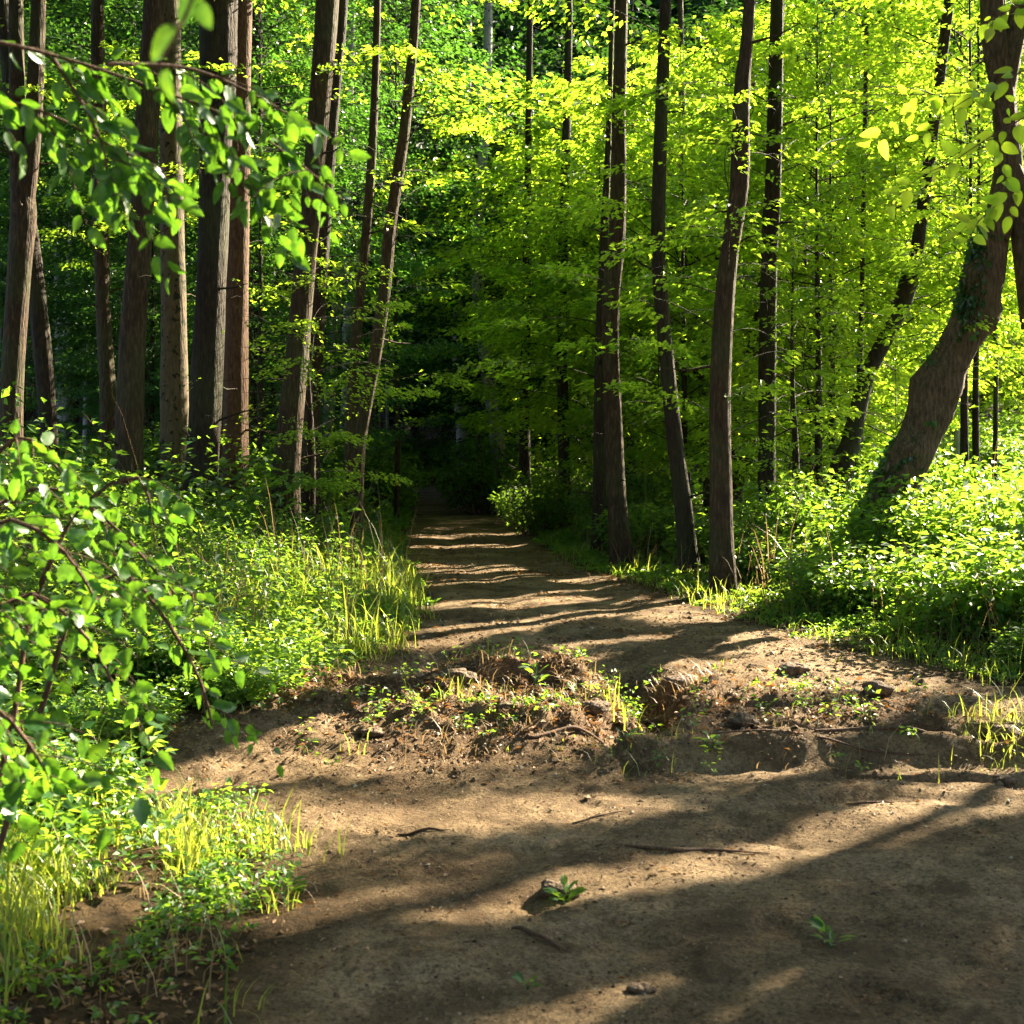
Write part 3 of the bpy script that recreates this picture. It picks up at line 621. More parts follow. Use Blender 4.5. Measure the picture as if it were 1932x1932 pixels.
# closing wall of far trees
GF = 'far trees closing the view'
k = 0
for y0, n, x0, x1, s in ((64, 15, -44, 12, 2.0), (72, 17, -52, 34, 2.0), (86, 16, -62, 44, 1.9), (104, 14, -76, 58, 2.3)):
    for i in range(n):
        x = x0+(x1-x0)*(i+rd.uniform(.2, .8))/n; y = y0+rd.uniform(-4, 4)
        young_tree(x, y, FARC[i % 2], 'far tree closing the view behind the wood', GF, s*rd.uniform(.9, 1.15), name='far_tree', trunk_h=15, tr=.2); k += 1
for i, (x, y, s) in enumerate([(17, 46, .8), (21, 50, .9), (24.5, 58, 1.1), (15, 56, 1.0), (29, 62, 1.2), (19.5, 62, 1.1)]):
    young_tree(x, y, YOUNG[i % 4], 'pale green tree beyond the clearing at the far right', 'trees beyond the clearing', s*2.0, name='far_tree', trunk_h=8, tr=.10)

# ------------------------------------------------------------------ trees outside the frame that shade the foreground
GS = 'shade trees beside the track'
def toward_sun(x, y, z):   # horizontal distance along the sun direction to reach height z
    t = z/math.tan(_e); return x+t*math.cos(_a), y+t*math.sin(_a)
SHADE = [ # ground target x,y ; height of crown centre ; scale ; crown
 (1.6, 4.0, 6.0, .75), (.2, 3.3, 6.5, .7), (3.4, 3.6, 7.0, .85), (2.4, 6.3, 6.5, .6), (-1.75, 1.9, 7.0, .6), (-.6, 4.6, 8.0, .55), (2.5, 3.0, 7.6, .8), (1.2, 2.4, 9, .8), (4.0, 5.2, 8.5, .7), (1.2, 6.3, 10, .5)]
for i, (tx, ty, zc, s) in enumerate(SHADE):
    sx, sy = toward_sun(tx, ty, zc)
    r = empty('beech_tree', (sx, sy, hz(sx, sy)), 'tree beside the track that shades the foreground', 'tree', GS)
    G = Geo(); G.tube([(0, 0, -.2), (.1, .05, zc*.5), (0, 0, zc+3*s)], [.16, .13, .03], 12, .4, rough=.1, seed=i)
    link('trunk', G.mesh('trunk', B_BROWN), r)
    put_crown(r, TALL[i % 2], (0, 0, zc-4.2*s), i*1.7, s, True)

for i, (x, y) in enumerate([(-6, -5), (-1.5, -8), (4, -6), (9, -9), (-11, -1), (-9, 5), (-13, 8), (-4, -13), (7, -15), (-12, -9), (13, -3), (-7.5, 10.5), (0, -4.5), (-3.4, .6), (2.2, -1.4), (-6.5, 2.2), (5.5, -3.0), (-4.8, -1.5), (-1.2, -1.8), (6.5, -7), (-9, -4), (-10.5, 12), (9.5, -5)]):  # added unseen trees; their crowns block sky light from behind and above
    r = empty('beech_tree', (x, y, hz(x, y)), 'unseen tall tree added to block sky light around the viewpoint', 'tree', 'unseen trees added to block sky light')
    G = Geo(); G.tube([(0, 0, -.2), (.1, .05, 7), (0, 0, 14)], [.22, .17, .04], 12, .4, rough=.1, seed=i)
    link('trunk', G.mesh('trunk', B_BROWN), r)
    put_crown(r, TALL[i % 2], (0, 0, 4.0 if y < -3.5 or x < -8 else 7.5), i*1.3, 1.3, True)

# ------------------------------------------------------------------ shrubs on the right
def shrub_mesh(seed, Rr, Hh, nst, nl, leafL, mat, tintmu=.6, templ='ovate'):
    r = np.random.default_rng(seed); G = Geo(); PL = []; AL = []; NL = []
    for k in range(nst):
        az = r.uniform(0, 6.283); out = Rr*r.random()**.6; h = Hh*r.uniform(.55, 1.0)*(1-.35*(out/Rr)**2)
        b = np.array([math.cos(az)*out*.45, math.sin(az)*out*.45, 0]); e = np.array([math.cos(az)*out, math.sin(az)*out, h])
        mid = (b+e)/2+np.array([0, 0, .12*h])
        st = np.stack([b*(1-t)**2+2*mid*t*(1-t)+e*t*t for t in np.linspace(0, 1, 6)])
        G.tube(st, np.linspace(.008, .002, 6), 4)
        s = .12+.88*r.random(nl)**.7; c = np.stack([np.interp(s, np.linspace(0, 1, 6), st[:, i]) for i in range(3)], 1)
        a2 = r.uniform(0, 6.283, nl); o = np.stack([np.cos(a2), np.sin(a2), r.normal(.05, .35, nl)], 1)
        spread = .05+.16*r.random(nl)
        PL.append(c+o*spread[:, None]); AL.append(o+np.array([0, 0, -.35])+r.normal(0, .2, (nl, 3))); NL.append(np.array([0, 0, 1.])+.35*o+r.normal(0, .35, (nl, 3)))
    Pn, A, N = np.vstack(PL), np.vstack(AL), np.vstack(NL); n = len(Pn); Pn[:, 2] = np.maximum(Pn[:, 2], .03)
    Ln = leafL*r.uniform(.6, 1.25, n)
    return (leaves_mesh('foliage', Pn, A, N, Ln, Ln*r.uniform(.55, .75, n), mat, templ, np.clip(r.normal(tintmu, .2, n), 0, 1), r), G.mesh('stems', B_TWIG))
SHR = [shrub_mesh(300+i, 1.0, 1.25, 110, 48, .092, M_HERB, .62, 'simple') for i in range(3)]
SHR0 = SHR
SHRD = [shrub_mesh(320+i, 1.0, 1.3, 90, 44, .085, M_HERB, .3, 'simple') for i in range(2)]
def shrub(x, y, kind, label, s, group, hs=1.0, cat='shrub', name='shrub'):
    r = empty(name, (x, y, hz(x, y)-.03), label, cat, group)
    rz = random.uniform(0, 6.28)
    for nm, me in (('foliage', kind[0]), ('stems', kind[1])):
        c = link(nm, me, r); c.scale = (s, s, s*hs); c.rotation_euler = (0, 0, rz)
    return r
for (x, y, s, hs, lb) in [(-2.3, 6.9, .45, .8, 'low leafy bush closing the left end of the side track'), (-2.1, 5.6, .4, .8, 'small bush in the grass beside the side track'), (-2.75, 5.3, .62, .9, 'bright leafy bush at the left edge above the long grass'), (-3.0, 6.4, .7, .9, 'leafy bush between the hazel shrub and the left track'), (-3.6, 7.6, .8, .8, 'leafy bush behind the left track'),
      (-2.2, 8.1, .5, .8, 'low sunlit bush at the left end of the torn-up earth'), (-2.35, 4.3, .45, .8, 'small leafy bush at the left edge in the grass'), (-4.6, 9.6, .9, .8, 'leafy bush on the left bank below the bright-rimmed trunk'), (-1.75, 7.75, .38, .7, 'small bright bush beside the pale mound')]:
    shrub(x, y, SHR0[int(-x*7+y) % 3], lb, s, 'leafy bushes on the left', hs)
GB = 'sunlit shrubs on the right verge'
for (x, y, s, hs, lb) in [
   (4.05, 10.2, 1.0, .85, 'sunlit shrub in front of the foot of the burled tree'), (5.2, 11.6, 1.15, 1.05, 'bright tall shrub hiding the foot of the burled tree'),
   (3.3, 11.9, .8, .75, 'leafy shrub right of the thickest verge trunk'), (3.1, 14.3, .8, .7, 'dense shrub at the foot of the thickest verge trunk'),
   (4.3, 13.0, 1.1, 1.0, 'shrub around the foot of the dark upright trunk'), (4.9, 9.6, .9, .7, 'bright shrub at the right edge above the grass'),
   (5.9, 11.2, .9, .7, 'shrub behind the bright right-edge shrub'), (2.95, 16.6, .9, .75, 'shrub behind the feet of the two slender verge trunks'),
   (5.9, 13.6, 1.1, .75, 'tall shrub behind the burled tree foot'), (3.6, 15.2, 1.1, 1.0, 'shrub in the gap between the wavy and the upright trunk'),
   (2.1, 18.4, .9, .8, 'shrub behind the first tall trunk right of the path'), (5.4, 16.2, 1.2, 1.1, 'shrub beneath the short dark leaning trunk'),
   (7.4, 14.5, .9, .5, 'shrub below the hazy clearing'), (4.1, 8.9, .6, .6, 'low sunlit bush where the verge grass begins')]:
    shrub(x, y, SHR[int(x*7+y) % 3], lb, s, GB, hs)
for (x, y, s, lb) in [(-.6, 31, 1.7, 'bluish bush at the foot of the pale spotted trunk'), (.9, 27, 1.3, 'dark bush beside the slim verge trunks'), (2.0, 21, 1.1, 'dark bush behind the stem of the first tall trunk'),
      (-3.7, 19.5, 1.15, 'green bush at the left path edge below the bent slender tree'), (-4.6, 24, 1.5, 'bush behind the bent slender tree'), (-3.3, 28, 1.5, 'bush on the left side where the path narrows'),
      (-.2, 36, 1.7, 'shaded bush at the right of the path bend'), (-6.2, 58, 2.2, 'dim bush closing the far end of the path'), (-8.6, 61, 2.6, 'dim bush left of the one closing the far end of the path'), (-3.4, 60, 2.4, 'dim bush right of the one closing the far end of the path'), (-5.6, 18.5, 1.0, 'bush behind the large leaning brown trunk'), (-4.9, 36, 1.8, 'shaded bush at the left of the path bend'), (.6, 23.5, 1.0, 'low bush between the slim trunks on the right verge')]:
    shrub(x, y, SHRD[int(y) % 2], lb, s, 'shaded bushes along the far path')
for (x, y, s) in [(20, 40, 2.6), (17.5, 44, 2.4), (23, 45, 3), (14.6, 38, 1.8)]:
    shrub(x, y, SHR[int(y) % 3], 'pale bush in the bright clearing at the far right', s, 'bushes in the clearing')

# ------------------------------------------------------------------ ground plants: low herbs, grass, litter
def in_view(x, y, m=.6): return np.abs(x) < .4167*y+m
def scatter(n, x0, x1, y0, y1, dens, rng):
    x = rng.uniform(x0, x1, n); t = rng.random(n); y = y0*(y1/y0)**t      # denser near the camera
    keep = (rng.random(n) < dens(x, y)) & in_view(x, y, 1.2)
    return x[keep], y[keep]
def herb_field(name, n, box, dens, leaves, hmu, rad, leafL, mat, tint, rng, label, fargrow=True, edge=0):
    x, y = scatter(n, *box, dens, rng); n = len(x); z = H(x, y)
    g = np.clip(y/10, 1, 3.2) if fargrow else np.ones(n)
    hh = hmu*rng.uniform(.4, 1.25, n)*np.clip(1+1.8*fbm(x*.9, y*.9, 5, 3), .25, 2.2)
    if edge: hh = hh*(.18+.82*sstep(.1, edge, np.maximum(left_edge(y)-x, x-right_edge(y))))
    k = leaves; X = np.repeat(x, k); Yy = np.repeat(y, k); Z = np.repeat(z, k); G_ = np.repeat(g, k); HH = np.repeat(hh, k)
    m = n*k; a = rng.uniform(0, 6.283, m); t = rng.random(m)**.75; rr_ = rad*np.sqrt(G_)*(.25+.85*rng.random(m))
    o = np.stack([np.cos(a), np.sin(a), np.zeros(m)], 1)
    Pn = np.stack([X, Yy, Z+.02+HH*t], 1)+o*rr_[:, None]*.6
    A = o+np.stack([0*a, 0*a, rng.normal(-.05, .4, m)], 1); N = np.array([0, 0, 1.])+rng.normal(0, .38, (m, 3))+.3*o
    Ln = leafL*G_*rng.uniform(.6, 1.3, m)
    tn = np.clip(np.repeat(tint+.9*fbm(x*.5, y*.5, 15, 2)*.5+rng.normal(0, .08, n), k)+rng.normal(0, .12, m), 0, 1)
    o_ = link(name, leaves_mesh(name, Pn, A, N, Ln, Ln*rng.uniform(.45, .7, m), mat, 'simple', tn, rng))
    return tag(o_, label, 'undergrowth', None, 'stuff')
def d_left(x, y):
    L = left_edge(y); return sstep(-.05, .45, L-x+.25*fbm(x*1.2, y*1.2, 33, 3))*(y > 7.6)
def d_right(x, y):
    R = right_edge(y); return sstep(-.05, .4, x-R+.2*fbm(x*1.2, y*1.2, 34, 3))
herb_field('low_undergrowth', 34000, (-16, 0, 7.6, 45), d_left, 16, .30, .13, .050, M_HERB, .45, RNG, 'low leafy undergrowth covering the left bank', edge=.9)
herb_field('low_undergrowth', 26000, (-2, 18, 8.2, 50), d_right, 14, .22, .12, .048, M_HERB, .5, RNG, 'low leafy undergrowth along the right verge', edge=2.4)
herb_field('tall_herbs', 2600, (-14, 0, 7.4, 34), lambda x, y: d_left(x, y)*sstep(.3, 1.4, left_edge(y)-x)*sstep(-.05, .2, fbm(x*.9, y*.9, 46, 2)), 34, .62, .22, .085, M_HERB, .35, RNG, 'taller broad-leaved herbs standing in the left undergrowth')
herb_field('tall_herbs', 1500, (1, 16, 9.5, 34), lambda x, y: d_right(x, y)*sstep(.9, 2.2, x-right_edge(y))*sstep(-.05, .2, fbm(x*.9, y*.9, 47, 2)), 34, .5, .2, .085, M_HERB, .5, RNG, 'taller broad-leaved herbs standing in the right undergrowth')
herb_field('tall_herbs', 420, (-4.5, -1.2, 3.6, 7.6), lambda x, y: sstep(.3, .9, left_edge(y)-x)*sstep(-.1, .2, fbm(x*1.4, y*1.4, 48, 2)), 30, .38, .15, .06, M_HERB, .6, RNG, 'broad-leaved herbs mixed into the grass at the left', True)
herb_field('sparse_weeds', 1700, (-2.6, 4.5, 6.7, 9.6), lambda x, y: np.clip(rough_zone(x, y)*1.1, 0, 1)*sstep(-.05, .25, fbm(x*1.6, y*1.6, 44, 3)), 11, .11, .07, .036, M_HERB, .65, RNG, 'sparse small weeds on the torn-up mounds')
herb_field('leafy_ground_plants', 9500, (-5, -.9, 2.6, 6.6), lambda x, y: sstep(.0, .4, left_edge(y)-x+.2*fbm(x*2, y*2, 35, 2))*sstep(-.25, .2, fbm(x*1.1, y*1.1, 36, 2)), 10, .12, .08, .036, M_HERB, .5, RNG, 'small leafy plants under the grass at the lower left')
herb_field('leafy_ground_plants', 2300, (-7, -1.0, 7.45, 8.9), lambda x, y: sstep(0, .5, -1.1-x)*1.0, 18, .30, .14, .05, M_HERB, .8, RNG, 'bright leafy plants between the left track and the bank')

def grass_field(n, box, dens, hmu, w, rng, label, tint=.55, bend=.5):
    x, y = scatter(n, *box, dens, rng); n = len(x)
    # tufts
    z = H(x, y)-.01; az = rng.uniform(0, 6.283, n); h = hmu*rng.gamma(4, .25, n)*(1+1.3*fbm(x*1.8, y*1.8, 6, 3)); w = (w*rng.uniform(.6, 1.7, n))[:, None]; g = np.clip(y/7, 1, 3)
    d = np.stack([np.cos(az), np.sin(az), 0*az], 1); s = np.stack([-np.sin(az), np.cos(az), 0*az], 1)
    B = np.stack([x, y, z], 1); bd = bend*rng.uniform(.3, 1.4, n)
    rows = []
    for t, ww in ((0, 1), (.4, .85), (.75, .55), (1, .08)):
        c = B+d*(h*bd*t**2)[:, None]+np.array([0, 0, 1.])*(h*(t-.35*bd*t*t*t))[:, None]
        for sg in (-1, 1): rows.append(c+s*sg*w*.5*ww*g[:, None])
    V = np.stack(rows, 1).reshape(-1, 3)
    f = np.array([(0, 1, 3, 2), (2, 3, 5, 4), (4, 5, 7, 6)]); Fa = (f[None]+(np.arange(n)*8)[:, None, None]).reshape(-1, 4)
    tn = np.clip(tint+rng.normal(0, .22, n), 0, 1)
    o_ = link('grass', mesh_np('grass', V, Fa, M_GRASS, {'tint': np.repeat(tn, 8)}, True))
    return tag(o_, label, 'grass', None, 'stuff')
def tuft(x, y, s, lo=-.1): return sstep(lo, lo+.3, fbm(x*2.3, y*2.3, s, 3))
grass_field(52000, (-4.2, -.7, 2.9, 6.7), lambda x, y: sstep(-.15, .5, left_edge(y)-x+.5*fbm(x*2.4, y*2.4, 55, 3))*(.15+.85*sstep(3.7, 4.6, y))*tuft(x, y, 56, -.1), (.15), .0055, RNG, 'long yellow-green grass at the lower left of the track', .6, .6)
grass_field(30000, (-6.5, -.6, 9.3, 22), lambda x, y: sstep(-.1, .2, left_edge(y)-x+.2*fbm(x*2, y*2, 57, 2))*(1-sstep(.8, 2.6, left_edge(y)-x))*.9, .20, .006, RNG, 'sunlit grass along the left edge of the upper path', .6, .7)
grass_field(34000, (.2, 8, 7.4, 26), lambda x, y: sstep(-.12, .1, x-right_edge(y)+.15*fbm(x*2, y*2, 58, 2))*(1-sstep(.5, 1.3, x-right_edge(y))), .10, .005, RNG, 'grass fringe along the right verge', .6, .7)
grass_field(16000, (-2.5, 5.5, 6.6, 9.6), lambda x, y: tuft(x, y, 59, .05)*(.9*rough_zone(x, y)+.02), .10, .005, RNG, 'thin grass tufts on the torn-up earth', .65, .8)
M_GRASS0 = M_GRASS; M_GRASS = M_STRAW
grass_field(26000, (-2.8, 5, 6.7, 10.2), lambda x, y: tuft(x, y, 63, -.15)*np.clip(1.1*rough_zone(x, y), 0, 1), .09, .0045, RNG, 'dry straw and dead stalks on the torn-up earth', .5, 1.1)
grass_field(5000, (-4.2, -.7, 2.9, 6.7), lambda x, y: sstep(-.15, .5, left_edge(y)-x)*tuft(x, y, 64, -.1), .13, .004, RNG, 'dry stalks mixed into the grass at the lower left', .5, 1.0)
grass_field(9000, (-14, -.8, 7.6, 26), lambda x, y: d_left(x, y)*sstep(.1, .6, left_edge(y)-x)*.8, .42, .004, RNG, 'dead stems and dry stalks in the left undergrowth', .4, .5)
grass_field(8000, (.5, 12, 8.4, 26), lambda x, y: d_right(x, y)*sstep(.3, 1.0, x-right_edge(y))*.8, .42, .004, RNG, 'dead stems and dry stalks in the right undergrowth', .4, .5)
M_GRASS = M_GRASS0
grass_field(2500, (2.6, 5.2, 6.7, 7.7), lambda x, y: gauss(x, y, 3.0, 7.15, .7, .25)+gauss(x, y, 4.4, 7.2, .6, .2), .10, .005, RNG, 'grass tufts on the eroded edge at the right', .65, .9)

def litter(n, box, dens, size, rng, label, tint=.5):
    x, y = scatter(n, *box, dens, rng); n = len(x); z = H(x, y)+.006
    a = rng.uniform(0, 6.283, n); A = np.stack([np.cos(a), np.sin(a), rng.normal(0, .25, n)], 1); N = np.array([0, 0, 1.])+rng.normal(0, .4, (n, 3))
    g = np.clip(y/6, 1, 2.5); Ln = size*g*rng.uniform(.5, 1.5, n)
    o_ = link('leaf_litter', leaves_mesh('leaf_litter', np.stack([x, y, z], 1), A, N, Ln, Ln*rng.uniform(.25, .65, n), M_LITTER, 'simple', np.clip(rng.normal(tint, .25, n), 0, 1), rng))
    return tag(o_, label, 'leaf litter', None, 'stuff')
litter(42000, (-3, 6, 2.7, 9), lambda x, y: .22+.78*tuft(x, y, 66, -.05), .011, RNG, 'crumbs and small dead leaves strewn over the track')
def crumbs(n, box, dens, size, rng, label):
    x, y = scatter(n, *box, dens, rng); n = len(x); z = H(x, y)
    a = rng.uniform(0, 6.283, n); A = np.stack([np.cos(a), np.sin(a), rng.normal(0, .15, n)], 1); N = np.array([0, 0, 1.])+rng.normal(0, .25, (n, 3))
    Ln = size*rng.gamma(2.2, .45, n)*np.clip(y/5.5, .8, 2.2)
    o_ = link('earth_crumbs', leaves_mesh('earth_crumbs', np.stack([x, y, z], 1), A, N, Ln, Ln*rng.uniform(.6, 1.0, n), M_CRUMB, 'crumb', np.clip(rng.normal(.45, .25, n), 0, 1), rng))
    return tag(o_, label, 'earth crumbs', None, 'stuff')
M_CRUMB = leaf_mat('earth_crumb', (.035, .024, .014), (.15, .105, .062), (.36, .29, .20), (.1, .07, .04), .02, .9, .1)
crumbs(90000, (-2.5, 6.5, 2.7, 12), lambda x, y: (.15+.85*tuft(x, y, 81, -.15))*sstep(-.3, .3, x-left_edge(y)), .009, RNG, 'loose grit and crumbs of earth on the track')
crumbs(60000, (-3, 5, 6.5, 9.8), lambda x, y: np.clip(rough_zone(x, y)*1.2, 0, 1), .014, RNG, 'loose crumbly soil on the torn-up mounds')
litter(30000, (-5, 5, 6.4, 10.4), lambda x, y: np.clip(rough_zone(x, y), 0, 1), .035, RNG, 'brown dead leaves on the torn-up mounds', .6)
litter(26000, (-3, 4, 8.5, 24), lambda x, y: .10+.9*tuft(x, y, 67, .05), .020, RNG, 'fine dead leaves strewn over the upper path', .35)
litter(5200, (-2.5, 5, 2.7, 8), lambda x, y: .12+.88*tuft(x, y, 69, .0), .026, RNG, 'scattered dead leaves lying on the near track', .35)
litter(12000, (-5, 4, 2.7, 30), lambda x, y: np.clip(1-np.minimum(np.abs(x-left_edge(y)), np.abs(x-right_edge(y)))/.6, 0, 1), .03, RNG, 'brown dead leaves along the path edges')
litter(5000, (-4, -.9, 2.6, 4.4), lambda x, y: sstep(0, .3, left_edge(y)-x+.2), .035, RNG, 'brown and orange dead leaves in the lower left corner', .65)

# ------------------------------------------------------------------ near branch (top left) and near sapling (left)
def hang_leaves(r, pts, n, L, spread, face, jitter=.45, down=.55):
    """leaves on short stalks along a twig, blades turned roughly to `face`, tips hanging"""
    pts = np.array([tuple(p) for p in pts]); cum = np.concatenate([[0], np.cumsum(np.linalg.norm(np.diff(pts, axis=0), axis=1))])
    s = (np.arange(n)+.5+r.normal(0, .2, n))/n*cum[-1]
    c = np.stack([np.interp(s, cum, pts[:, i]) for i in range(3)], 1)
    d = norm(pts[-1]-pts[0]); side = np.where(np.arange(n) % 2, 1., -1.)
    lat = np.cross(d, np.array(face)); lat = lat/np.linalg.norm(lat)
    A = d*.55+lat*(side*.7)[:, None]+r.normal(0, .28, (n, 3)); A[:, 2] -= down
    Pn = c+norm(A)*spread*r.uniform(.3, 1, n)[:, None]
    N = np.array(face)+r.normal(0, jitter, (n, 3))
    return Pn, A, N, L*r.uniform(.5, 1.25, n)
def near_foliage(root, r, twigs, L, mat, templ, face, per=22, jitter=.45, down=.55, width=.62, tint=.45, spread=.02, extra=(), part='branch'):
    G = Geo(); ps = []; as_ = []; ns = []; ls = []
    for pts, rad in twigs:
        sp, sr = smooth_path(pts, np.linspace(rad, rad*.3, len(pts)), .05); G.tube(sp, sr, 6)
        ln = np.linalg.norm(np.diff(sp, axis=0), axis=1).sum(); n = max(3, int(ln*per))
        a, b, c, d = hang_leaves(r, sp, n, L, spread, face, jitter, down); ps.append(a); as_.append(b); ns.append(c); ls.append(d)
    Pn = np.vstack(ps); n = len(Pn); Ln = np.concatenate(ls)
    for tb_ in extra: G.tube(*tb_)
    br = link(part, G.mesh(part, B_TWIG), root)
    link('foliage', leaves_mesh('foliage', Pn, np.vstack(as_), np.vstack(ns), Ln, Ln*width*r.uniform(.85, 1.1, n), mat, templ, np.clip(r.normal(tint, .2, n), 0, 1), r, r.uniform(.3, 1.6, n)), br)
def side_twigs(r, pts, n, ln, dirv, rad, start=.15):
    """secondary twigs leaving a main limb"""
    sp, _ = smooth_path(pts, np.ones(len(pts)), .05); out = []
    for k in range(n):
        t = start+(1-start)*(k+r.random()*.6)/n; b = sp[min(len(sp)-1, int(t*len(sp)))]
        d = np.array(dirv)*r.uniform(.5, 1.3)+r.normal(0, .35, 3); d[2] = -abs(d[2])*.8-.1; d = d/np.linalg.norm(d)
        l_ = ln*r.uniform(.5, 1.15)
        out.append(([b, b+d*l_*.5+np.array([0, 0, .02]), b+d*l_+np.array([0, 0, -.05*l_])], rad))
    return out
r_ = np.random.default_rng(8)
base = Vector((-2.6, 2.7, hz(-2.6, 2.7)))
tb = empty('beech_tree', base, 'beech tree whose leafy branch hangs across the top left corner', 'tree')
G = Geo(); G.tube([(0, 0, -.2), (.03, 0, 1.5), (0, .05, 3.5), (-.2, .1, 6.5), (-.3, .2, 9)], [.13, .11, .09, .06, .02], 14, .2, rough=.1, seed=3, flare=.3)
link('trunk', G.mesh('trunk', B_BROWN), tb)
def B(px, py, Y): return P(px, py, Y)-base
tw = []
mains = [[B(-260, 60, 2.8), B(-60, 70, 2.9), B(120, 110, 3.0), B(300, 170, 3.1), B(450, 230, 3.2), B(580, 320, 3.3), B(650, 380, 3.35)],
         [B(-260, 130, 2.9), B(-40, 180, 3.0), B(80, 210, 3.0), B(200, 270, 3.1), B(310, 320, 3.15)],
         [B(200, 120, 2.95), B(360, 130, 3.1), B(500, 190, 3.2), B(590, 250, 3.3)],
         [B(300, 170, 3.1), B(380, 250, 3.15), B(430, 330, 3.2), B(470, 350, 3.2)],
         [B(100, 110, 3.0), B(170, 220, 3.0), B(200, 300, 3.0), B(195, 350, 3.0)]]
EX = {0: [([B(-260, 60, 2.8), B(-330, 40, 2.75), Vector((0, 0, 2.3))], [.012, .016, .03], 8)], 1: [([B(-260, 130, 2.9), Vector((0, 0, 2.1))], [.012, .03], 8)]}
for i_, mpt in enumerate(mains):
    near_foliage(tb, r_, [(mpt, .006)]+side_twigs(r_, mpt, 7, .26, (.55, .1, -.55), .0025), .060, M_NEAR, 'near', (-.1, -1, .3), per=36, jitter=.75, down=.75, width=.6, tint=.45, extra=EX.get(i_, ()))
# nearer, blurred shoot of the same tree
near_foliage(tb, r_, [([B(420, -160, 1.5), B(350, 30, 1.5), B(310, 100, 1.5), B(300, 130, 1.5)], .003)], .062, M_NEAR, 'near', (-.3, -1, .2), per=26, jitter=.4, down=.6, tint=.7,
             extra=[([B(420, -160, 1.5), B(200, -350, 1.7), Vector((0, 0, 3.2))], [.004, .008, .02], 6)])

# right near branch
base2 = Vector((4.3, 6.3, hz(4.3, 6.3)))
tb2 = empty('beech_tree', base2, 'beech tree whose bright leaves hang into the top right corner', 'tree')
G = Geo(); G.tube([(0, 0, -.2), (.03, 0, 1.5), (0, .05, 3.5), (.2, .1, 6.5), (.3, .2, 9)], [.13, .11, .09, .06, .02], 14, .2, rough=.1, seed=3, flare=.3)
link('trunk', G.mesh('trunk', B_BROWN), tb2)
def B2(px, py, Y): return P(px, py, Y)-base2
tw = []
for mpt, ex_ in zip(([B2(2250, 150, 6.0), B2(2050, 170, 5.8), B2(1900, 240, 5.7), B2(1760, 330, 5.7)], [B2(2250, 260, 6.0), B2(2050, 300, 5.8), B2(1930, 350, 5.8), B2(1830, 430, 5.8)],
            [B2(2250, -60, 6.2), B2(2050, -20, 6), B2(1930, 10, 6), B2(1820, 60, 6)], [B2(2200, 120, 6.0), B2(1980, 120, 5.8), B2(1850, 170, 5.7), B2(1700, 180, 5.7)]), ([B2(2250, 150, 6.0), Vector((0, 0, 4.3))], [B2(2250, 260, 6.0), Vector((0, 0, 3.6))], [B2(2250, -60, 6.2), Vector((0, 0, 5))], [B2(2200, 120, 6.0), Vector((0, 0, 4.0))])):
    near_foliage(tb2, r_, [(mpt, .006)]+side_twigs(r_, mpt, 5, .35, (-.7, .1, -.3), .003), .085, M_LEAF, 'near', (-.3, -1, .2), per=22, jitter=.5, down=.3, width=.62, tint=.7, extra=[(ex_, [.012, .03], 8)])

# left sapling / hazel bush, large drooping leaves
base3 = Vector((-1.75, 3.9, hz(-1.75, 3.9)))
hz1 = empty('hazel_shrub', base3, 'large-leaved hazel shrub arching in from the left edge', 'shrub')
def B3(px, py, Y): return P(px, py, Y)-base3
tw = []
stems = [[Vector((-.1, 0, 0)), B3(-30, 1250, 3.8), B3(-60, 1000, 3.75), B3(0, 850, 3.7), B3(60, 830, 3.7), B3(120, 900, 3.7)],
         [Vector((0, .0, 0)), B3(90, 1300, 3.9), B3(140, 1150, 3.9), B3(230, 1080, 3.9), B3(320, 1180, 3.9), B3(380, 1290, 3.9), B3(400, 1370, 3.9)],
         [Vector((-.05, .05, 0)), B3(20, 1380, 4.0), B3(60, 1150, 4.0), B3(150, 960, 4.0), B3(260, 900, 4.0), B3(290, 990, 4.0)],
         [Vector((.05, -.05, 0)), B3(-40, 1400, 3.7), B3(-40, 1200, 3.6), B3(60, 1120, 3.6), B3(170, 1210, 3.6), B3(230, 1330, 3.6)],
         [Vector((-.1, -.05, 0)), B3(-80, 1300, 3.5), B3(-60, 1050, 3.4), B3(20, 980, 3.4), B3(120, 1040, 3.4), B3(180, 1130, 3.4)],
         [Vector((-.15, -.15, 0)), B3(-120, 1500, 3.2), B3(-60, 1330, 3.1), B3(20, 1360, 3.1), B3(90, 1460, 3.1)],
         [Vector((-.1, .1, 0)), B3(-60, 1250, 4.2), B3(-40, 1000, 4.2), B3(80, 920, 4.2), B3(200, 980, 4.2), B3(330, 1120, 4.2)]]
for st in stems:
    near_foliage(hz1, r_, [(st[2:], .005)]+side_twigs(r_, st[1:], 17, .25, (.6, 0, -.4), .0022, .1), .060, M_NEAR, 'toothed', (-.1, -.85, .35), per=21, jitter=.7, down=.55, width=.72, tint=.6, spread=.03,
                 extra=[smooth_path(st, np.linspace(.011, .004, len(st)), .08)], part='stem')

